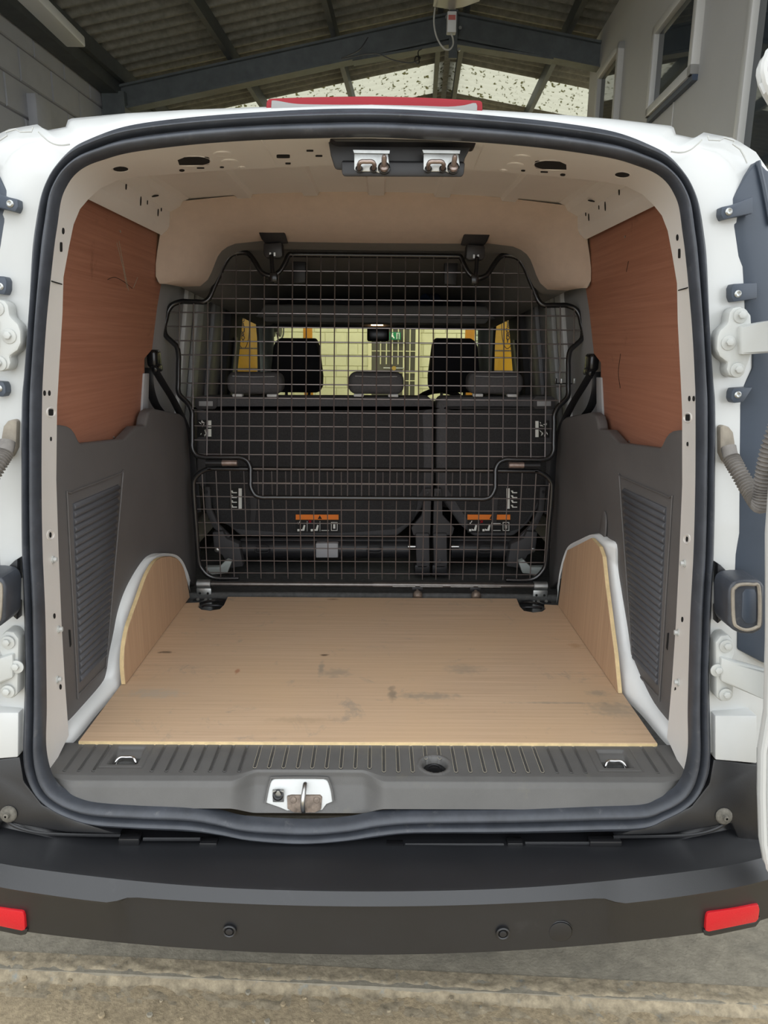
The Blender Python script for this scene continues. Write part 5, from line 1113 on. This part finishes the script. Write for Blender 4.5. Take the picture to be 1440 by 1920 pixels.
# release handles
for par, x0, x1 in ((rs1, 366, 408), (rs2, 998, 1040)):
    h = prism('release_handle', [seatp(x, y_) + Vector((0, -.008, 0)) for x, y_ in [(x0, 748), (x0 + 6, 742), (x1 - 6, 742), (x1, 748), (x1, 762), (x1 - 5, 767), (x0 + 5, 767), (x0, 762)]], (0, .012, 0), 'dark_trim', par, bevel=.003)
    prism('handle_recess', [seatp(x, y_) + Vector((0, -.0088, 0)) for x, y_ in rect(x0 + 8, 752, x1 - 8, 761)], (0, .002, 0), 'grey_trim', h, bevel=.0008)
# small pictogram labels
for par, x0, x1, y0, y1, flip in ((rs1, 372, 398, 787, 819, False), (rs2, 1002, 1029, 788, 820, True)):
    lb = sticker(par, rect(x0, y0, x1, y1), 'label_black')
    w_ = x1 - x0
    wx = (x1 - 7, x1 - 1) if not flip else (x0 + 1, x0 + 7)
    px_ = (x0 + 2, x1 - 8) if not flip else (x0 + 8, x1 - 2)
    for (ya, yb_) in ((y0 + 1, y0 + 14), (y0 + 17, y1 - 1)):
        sticker(lb, rect(wx[0], ya, wx[1], yb_), 'label_white', .0075, 'label_strip')
        for k in range(6):
            cx, cy = random.uniform(px_[0] + 2, px_[1] - 2), random.uniform(ya + 2, yb_ - 2); a = random.uniform(0, 3.1); l_ = random.uniform(2, 5)
            sticker(lb, [(cx + l_ * math.cos(a), cy + l_ * math.sin(a)), (cx - .9 * math.sin(a), cy + .9 * math.cos(a)), (cx - l_ * math.cos(a), cy - l_ * math.sin(a)), (cx + .9 * math.sin(a), cy - .9 * math.cos(a))], 'label_white', .0075, 'pictogram')
for par, x0, x1, flip in ((rs1, 430, 455, False), (rs2, 948, 972, True)):
    lb = sticker(par, rect(x0, 914, x1, 954), 'label_black')
    sticker(lb, rect(x1 - 7, 915, x1 - 1, 953) if not flip else rect(x0 + 1, 915, x0 + 7, 953), 'label_white', .0075, 'label_strip')
    for k in range(4):
        y_ = 919 + k * 9; xx = x0 + 3 if not flip else x0 + 9
        sticker(lb, [(xx, y_), (xx + 4, y_), (xx + 5, y_ + 3), (xx + 12, y_ + 3), (xx + 12, y_ + 5), (xx + 3, y_ + 5)], 'label_white', .0075, 'pictogram')
for par, x0 in ((rs1, 555), (rs2, 876)):
    wlab = sticker(par, rect(x0, 963, x0 + 80, 998), 'label_black')
    sticker(wlab, rect(x0, 964, x0 + 80, 973.5), 'orange', .0075, 'warning_band')
    sticker(wlab, [(x0 + 41, 972), (x0 + 45, 965), (x0 + 49, 972)], 'label_black', .0085, 'warning_triangle')
    sticker(wlab, [(x0 + 3, 978), (x0 + 5, 980), (x0 + 8, 975), (x0 + 9, 976), (x0 + 5, 982)], 'label_white', .0085, 'tick')
    for a in (1, -1): sticker(wlab, [(x0 + 26 - 2.5, 977 - a * 2.5), (x0 + 26 + 2.5, 977 + a * 2.5), (x0 + 26 + 3.2, 977 + a * 1.8), (x0 + 26 - 1.8, 977 - a * 3.2)], 'reflector_red', .0085, 'cross')
    for k in range(2):
        q = x0 + 8 + k * 25
        sticker(wlab, [(q, 990), (q + 4, 992), (q + 7, 983), (q + 10, 984), (q + 8, 994), (q, 994)], 'label_white', .0085, 'seat_pictogram')
        sticker(wlab, rect(q - 5, 991, q - 1, 995), 'label_white', .0085, 'foot_pictogram')
        sticker(wlab, rect(x0 + 21 + 24 * k, 976, x0 + 21.6 + 24 * k, 995), 'label_white', .0085, 'divider')
    for (xa, ya, xb, yb_) in ((48, 980, 62, 981), (48, 993, 62, 994), (66, 978, 78, 979), (66, 993, 78, 994), (66, 978, 67, 994), (77, 978, 78, 994), (70, 982, 74, 990)):
        sticker(wlab, rect(x0 + xa, ya, x0 + xb, yb_), 'label_white', .0085, 'belt_pictogram')
for par, px in ((rs1, 475), (rs2, 926)):
    prism('pull_strap', [seatp(x, y_) + Vector((0, -.009, 0)) for x, y_ in [(px - 6, 932), (px + 8, 930), (px + 6, 955), (px + 4, 980), (px - 6, 978), (px - 4, 955)]], (0, .003, 0), 'dark_trim', par, bevel=.001)
# seat-frame hardware beneath the backrests
def hwp(px, py, Y=2.42): return pY(px, py, Y)
for par, xa, xb in ((rs1, 450, 766), (rs2, 845, 985)):
    tube('seat_tube', [hwp(xa, 1028, 2.47), hwp(xb, 1029, 2.47)], .034, 'black_plastic', par, res=14)
    prism('lower_rail', [hwp(x, y_, 2.46) for x, y_ in rect(xa, 1012, xb, 1040)], (0, .03, 0), 'dark_trim', par, bevel=.004)
    for xx in ((492, 702) if xa < 700 else (910,)):
        tube('strap_loop', smooth_path([hwp(xx - 12, 1034), hwp(xx - 10, 1024), hwp(xx, 1022), hwp(xx + 10, 1024), hwp(xx + 12, 1034), hwp(xx, 1036)], 4, True), .003, 'black_plastic', par, closed=True, res=6)
prism('bracket_cover', [hwp(x, y_, 2.415) for x, y_ in rect(592, 1019, 634, 1046)], (0, .03, 0), 'grey_trim', rs1, bevel=.004)
for par, x0 in ((rs1, 779), (rs2, 812)):
    prism('hinge_plate', [hwp(x, y_, 2.40) for x, y_ in [(x0, 1000), (x0 + 26, 1000), (x0 + 27, 1060), (x0 + 22, 1066), (x0 + 2, 1066)]], (0, .05, 0), 'dark_trim', par, bevel=.005)
    prism('hinge_arm', [hwp(x, y_, 2.41) for x, y_ in ([(x0 + 17, 916), (x0 + 30, 916), (x0 + 28, 1004), (x0 - 4, 1004), (x0 - 8, 990), (x0 + 12, 966)] if x0 < 800 else [(x0 + 2, 916), (x0 + 16, 916), (x0 + 18, 966), (x0 + 40, 990), (x0 + 36, 1004), (x0, 1004)])], (0, .02, 0), 'dark_trim', par, bevel=.003)
    disc('pivot_bolt', hwp(x0 + (23 if x0 < 800 else 10), 925, 2.41), (0, -1, 0), .007, .004, 'black_plastic', par, res=14, bevel=.001)
    disc('pivot_bolt', hwp(x0 + 13, 1052, 2.40), (0, -1, 0), .009, .004, 'black_plastic', par, res=14, bevel=.001)
    xx = x0 - 14 if x0 < 800 else x0 + 34
    tube('pin', [hwp(xx, 1025), hwp(xx + 14, 1025)], .007, 'steel', par, res=10)
    box('seat_foot', hwp(x0 + 13, 1066, 2.40) + Vector((0, .03, -.008)), (.055, .06, .04), 'black_plastic', par, bevel=.004)
for par, s in ((rs1, -1), (rs2, 1)):
    S = (lambda x: x) if s < 0 else (lambda x: 1406 - x)
    prism('side_arm', [hwp(S(x), y_, 2.42) for x, y_ in [(382, 913), (393, 913), (396, 955), (410, 985), (432, 1006), (424, 1012), (400, 990), (386, 960)]], (0, .02, 0), 'dark_trim', par, bevel=.003)
    prism('side_bracket', [hwp(S(x), y_, 2.40) for x, y_ in [(398, 998), (418, 996), (424, 1010), (448, 1020), (456, 1062), (430, 1066), (416, 1040), (402, 1036)]], (0, .04, 0), 'dark_trim', par, bevel=.004)
    prism('floor_bracket', [hwp(S(x), y_, 2.36) for x, y_ in [(384, 1064), (410, 1064), (424, 1050), (434, 1054), (426, 1075), (396, 1078)]], (0, .03, 0), 'pillar_grey', par, bevel=.003)
    for (x, y_) in ((407, 1031), (421, 1062)): disc('bolt', hwp(S(x), y_, 2.37), (0, -1, 0), .008, .006, 'steel', par, res=12, bevel=.001)
    disc('bolt', hwp(S(387), 922, 2.42), (0, -1, 0), .006, .004, 'black_plastic', par, res=12)
# circular tie-down wells at the far corners of the floor
for s in (-1, 1):
    c = pZ(398, 1137, .592)
    if s > 0: c = mir(c)
    lathe('corner_well', [(.062, .0), (.058, .006), (.050, .006), (.046, .001), (.02, .0), (.001, 0)], c + Vector((0, .02, -.008)), (0, 0, 1), 'dark_gloss', van, res=28)
    tube('well_loop', [c + Vector((-.03, 0, .0)), c + Vector((-.02, -.012, .008)), c + Vector((.02, -.012, .008)), c + Vector((.03, 0, 0))], .004, 'black_plastic', van, res=8)
# front seats
for px, lb in ((557, 'black front seat seen through the guard on the left'), (851, 'black front seat seen through the guard in front of the steering wheel')):
    c = pY(px, 690, 3.15); e = empty('front_seat', Vector((c.x, 3.3, .55)), lb, 'seat', 'front seats')
    T0, T1, Bz = pY(px, 638, 3.15).z, pY(px, 735, 3.15).z, 0
    hw2 = .108
    prism('headrest', [Vector((c.x + x, 3.10, z)) for x, z in [(-hw2, T1 + .01), (-hw2 - .002, T1 + .06), (-hw2 * .88, T0 - .03), (-hw2 * .76, T0), (hw2 * .76, T0), (hw2 * .88, T0 - .03), (hw2 + .002, T1 + .06), (hw2, T1 + .01), (hw2 * .85, T1), (-hw2 * .85, T1)]], (0, .12, .01), 'seat_black', e, bevel=.015, seg=3)
    for dx in (-.05, .05): tube('headrest_post', [Vector((c.x + dx, 3.16, T1 - .06)), Vector((c.x + dx, 3.16, T1 + .02))], .007, 'chrome', e, res=8)
    prism('backrest', [Vector((c.x + x, 3.12, z)) for x, z in [(-.23, .62), (.23, .62), (.25, .9), (.22, T1 - .09), (.15, T1 - .045), (-.15, T1 - .045), (-.22, T1 - .09), (-.25, .9)]], (0, .14, 0), 'seat_black', e, bevel=.03, seg=3)
    box('seat_cushion', (c.x, 3.48, .68), (.50, .50, .16), 'seat_black', e, bevel=.05, seg=3)
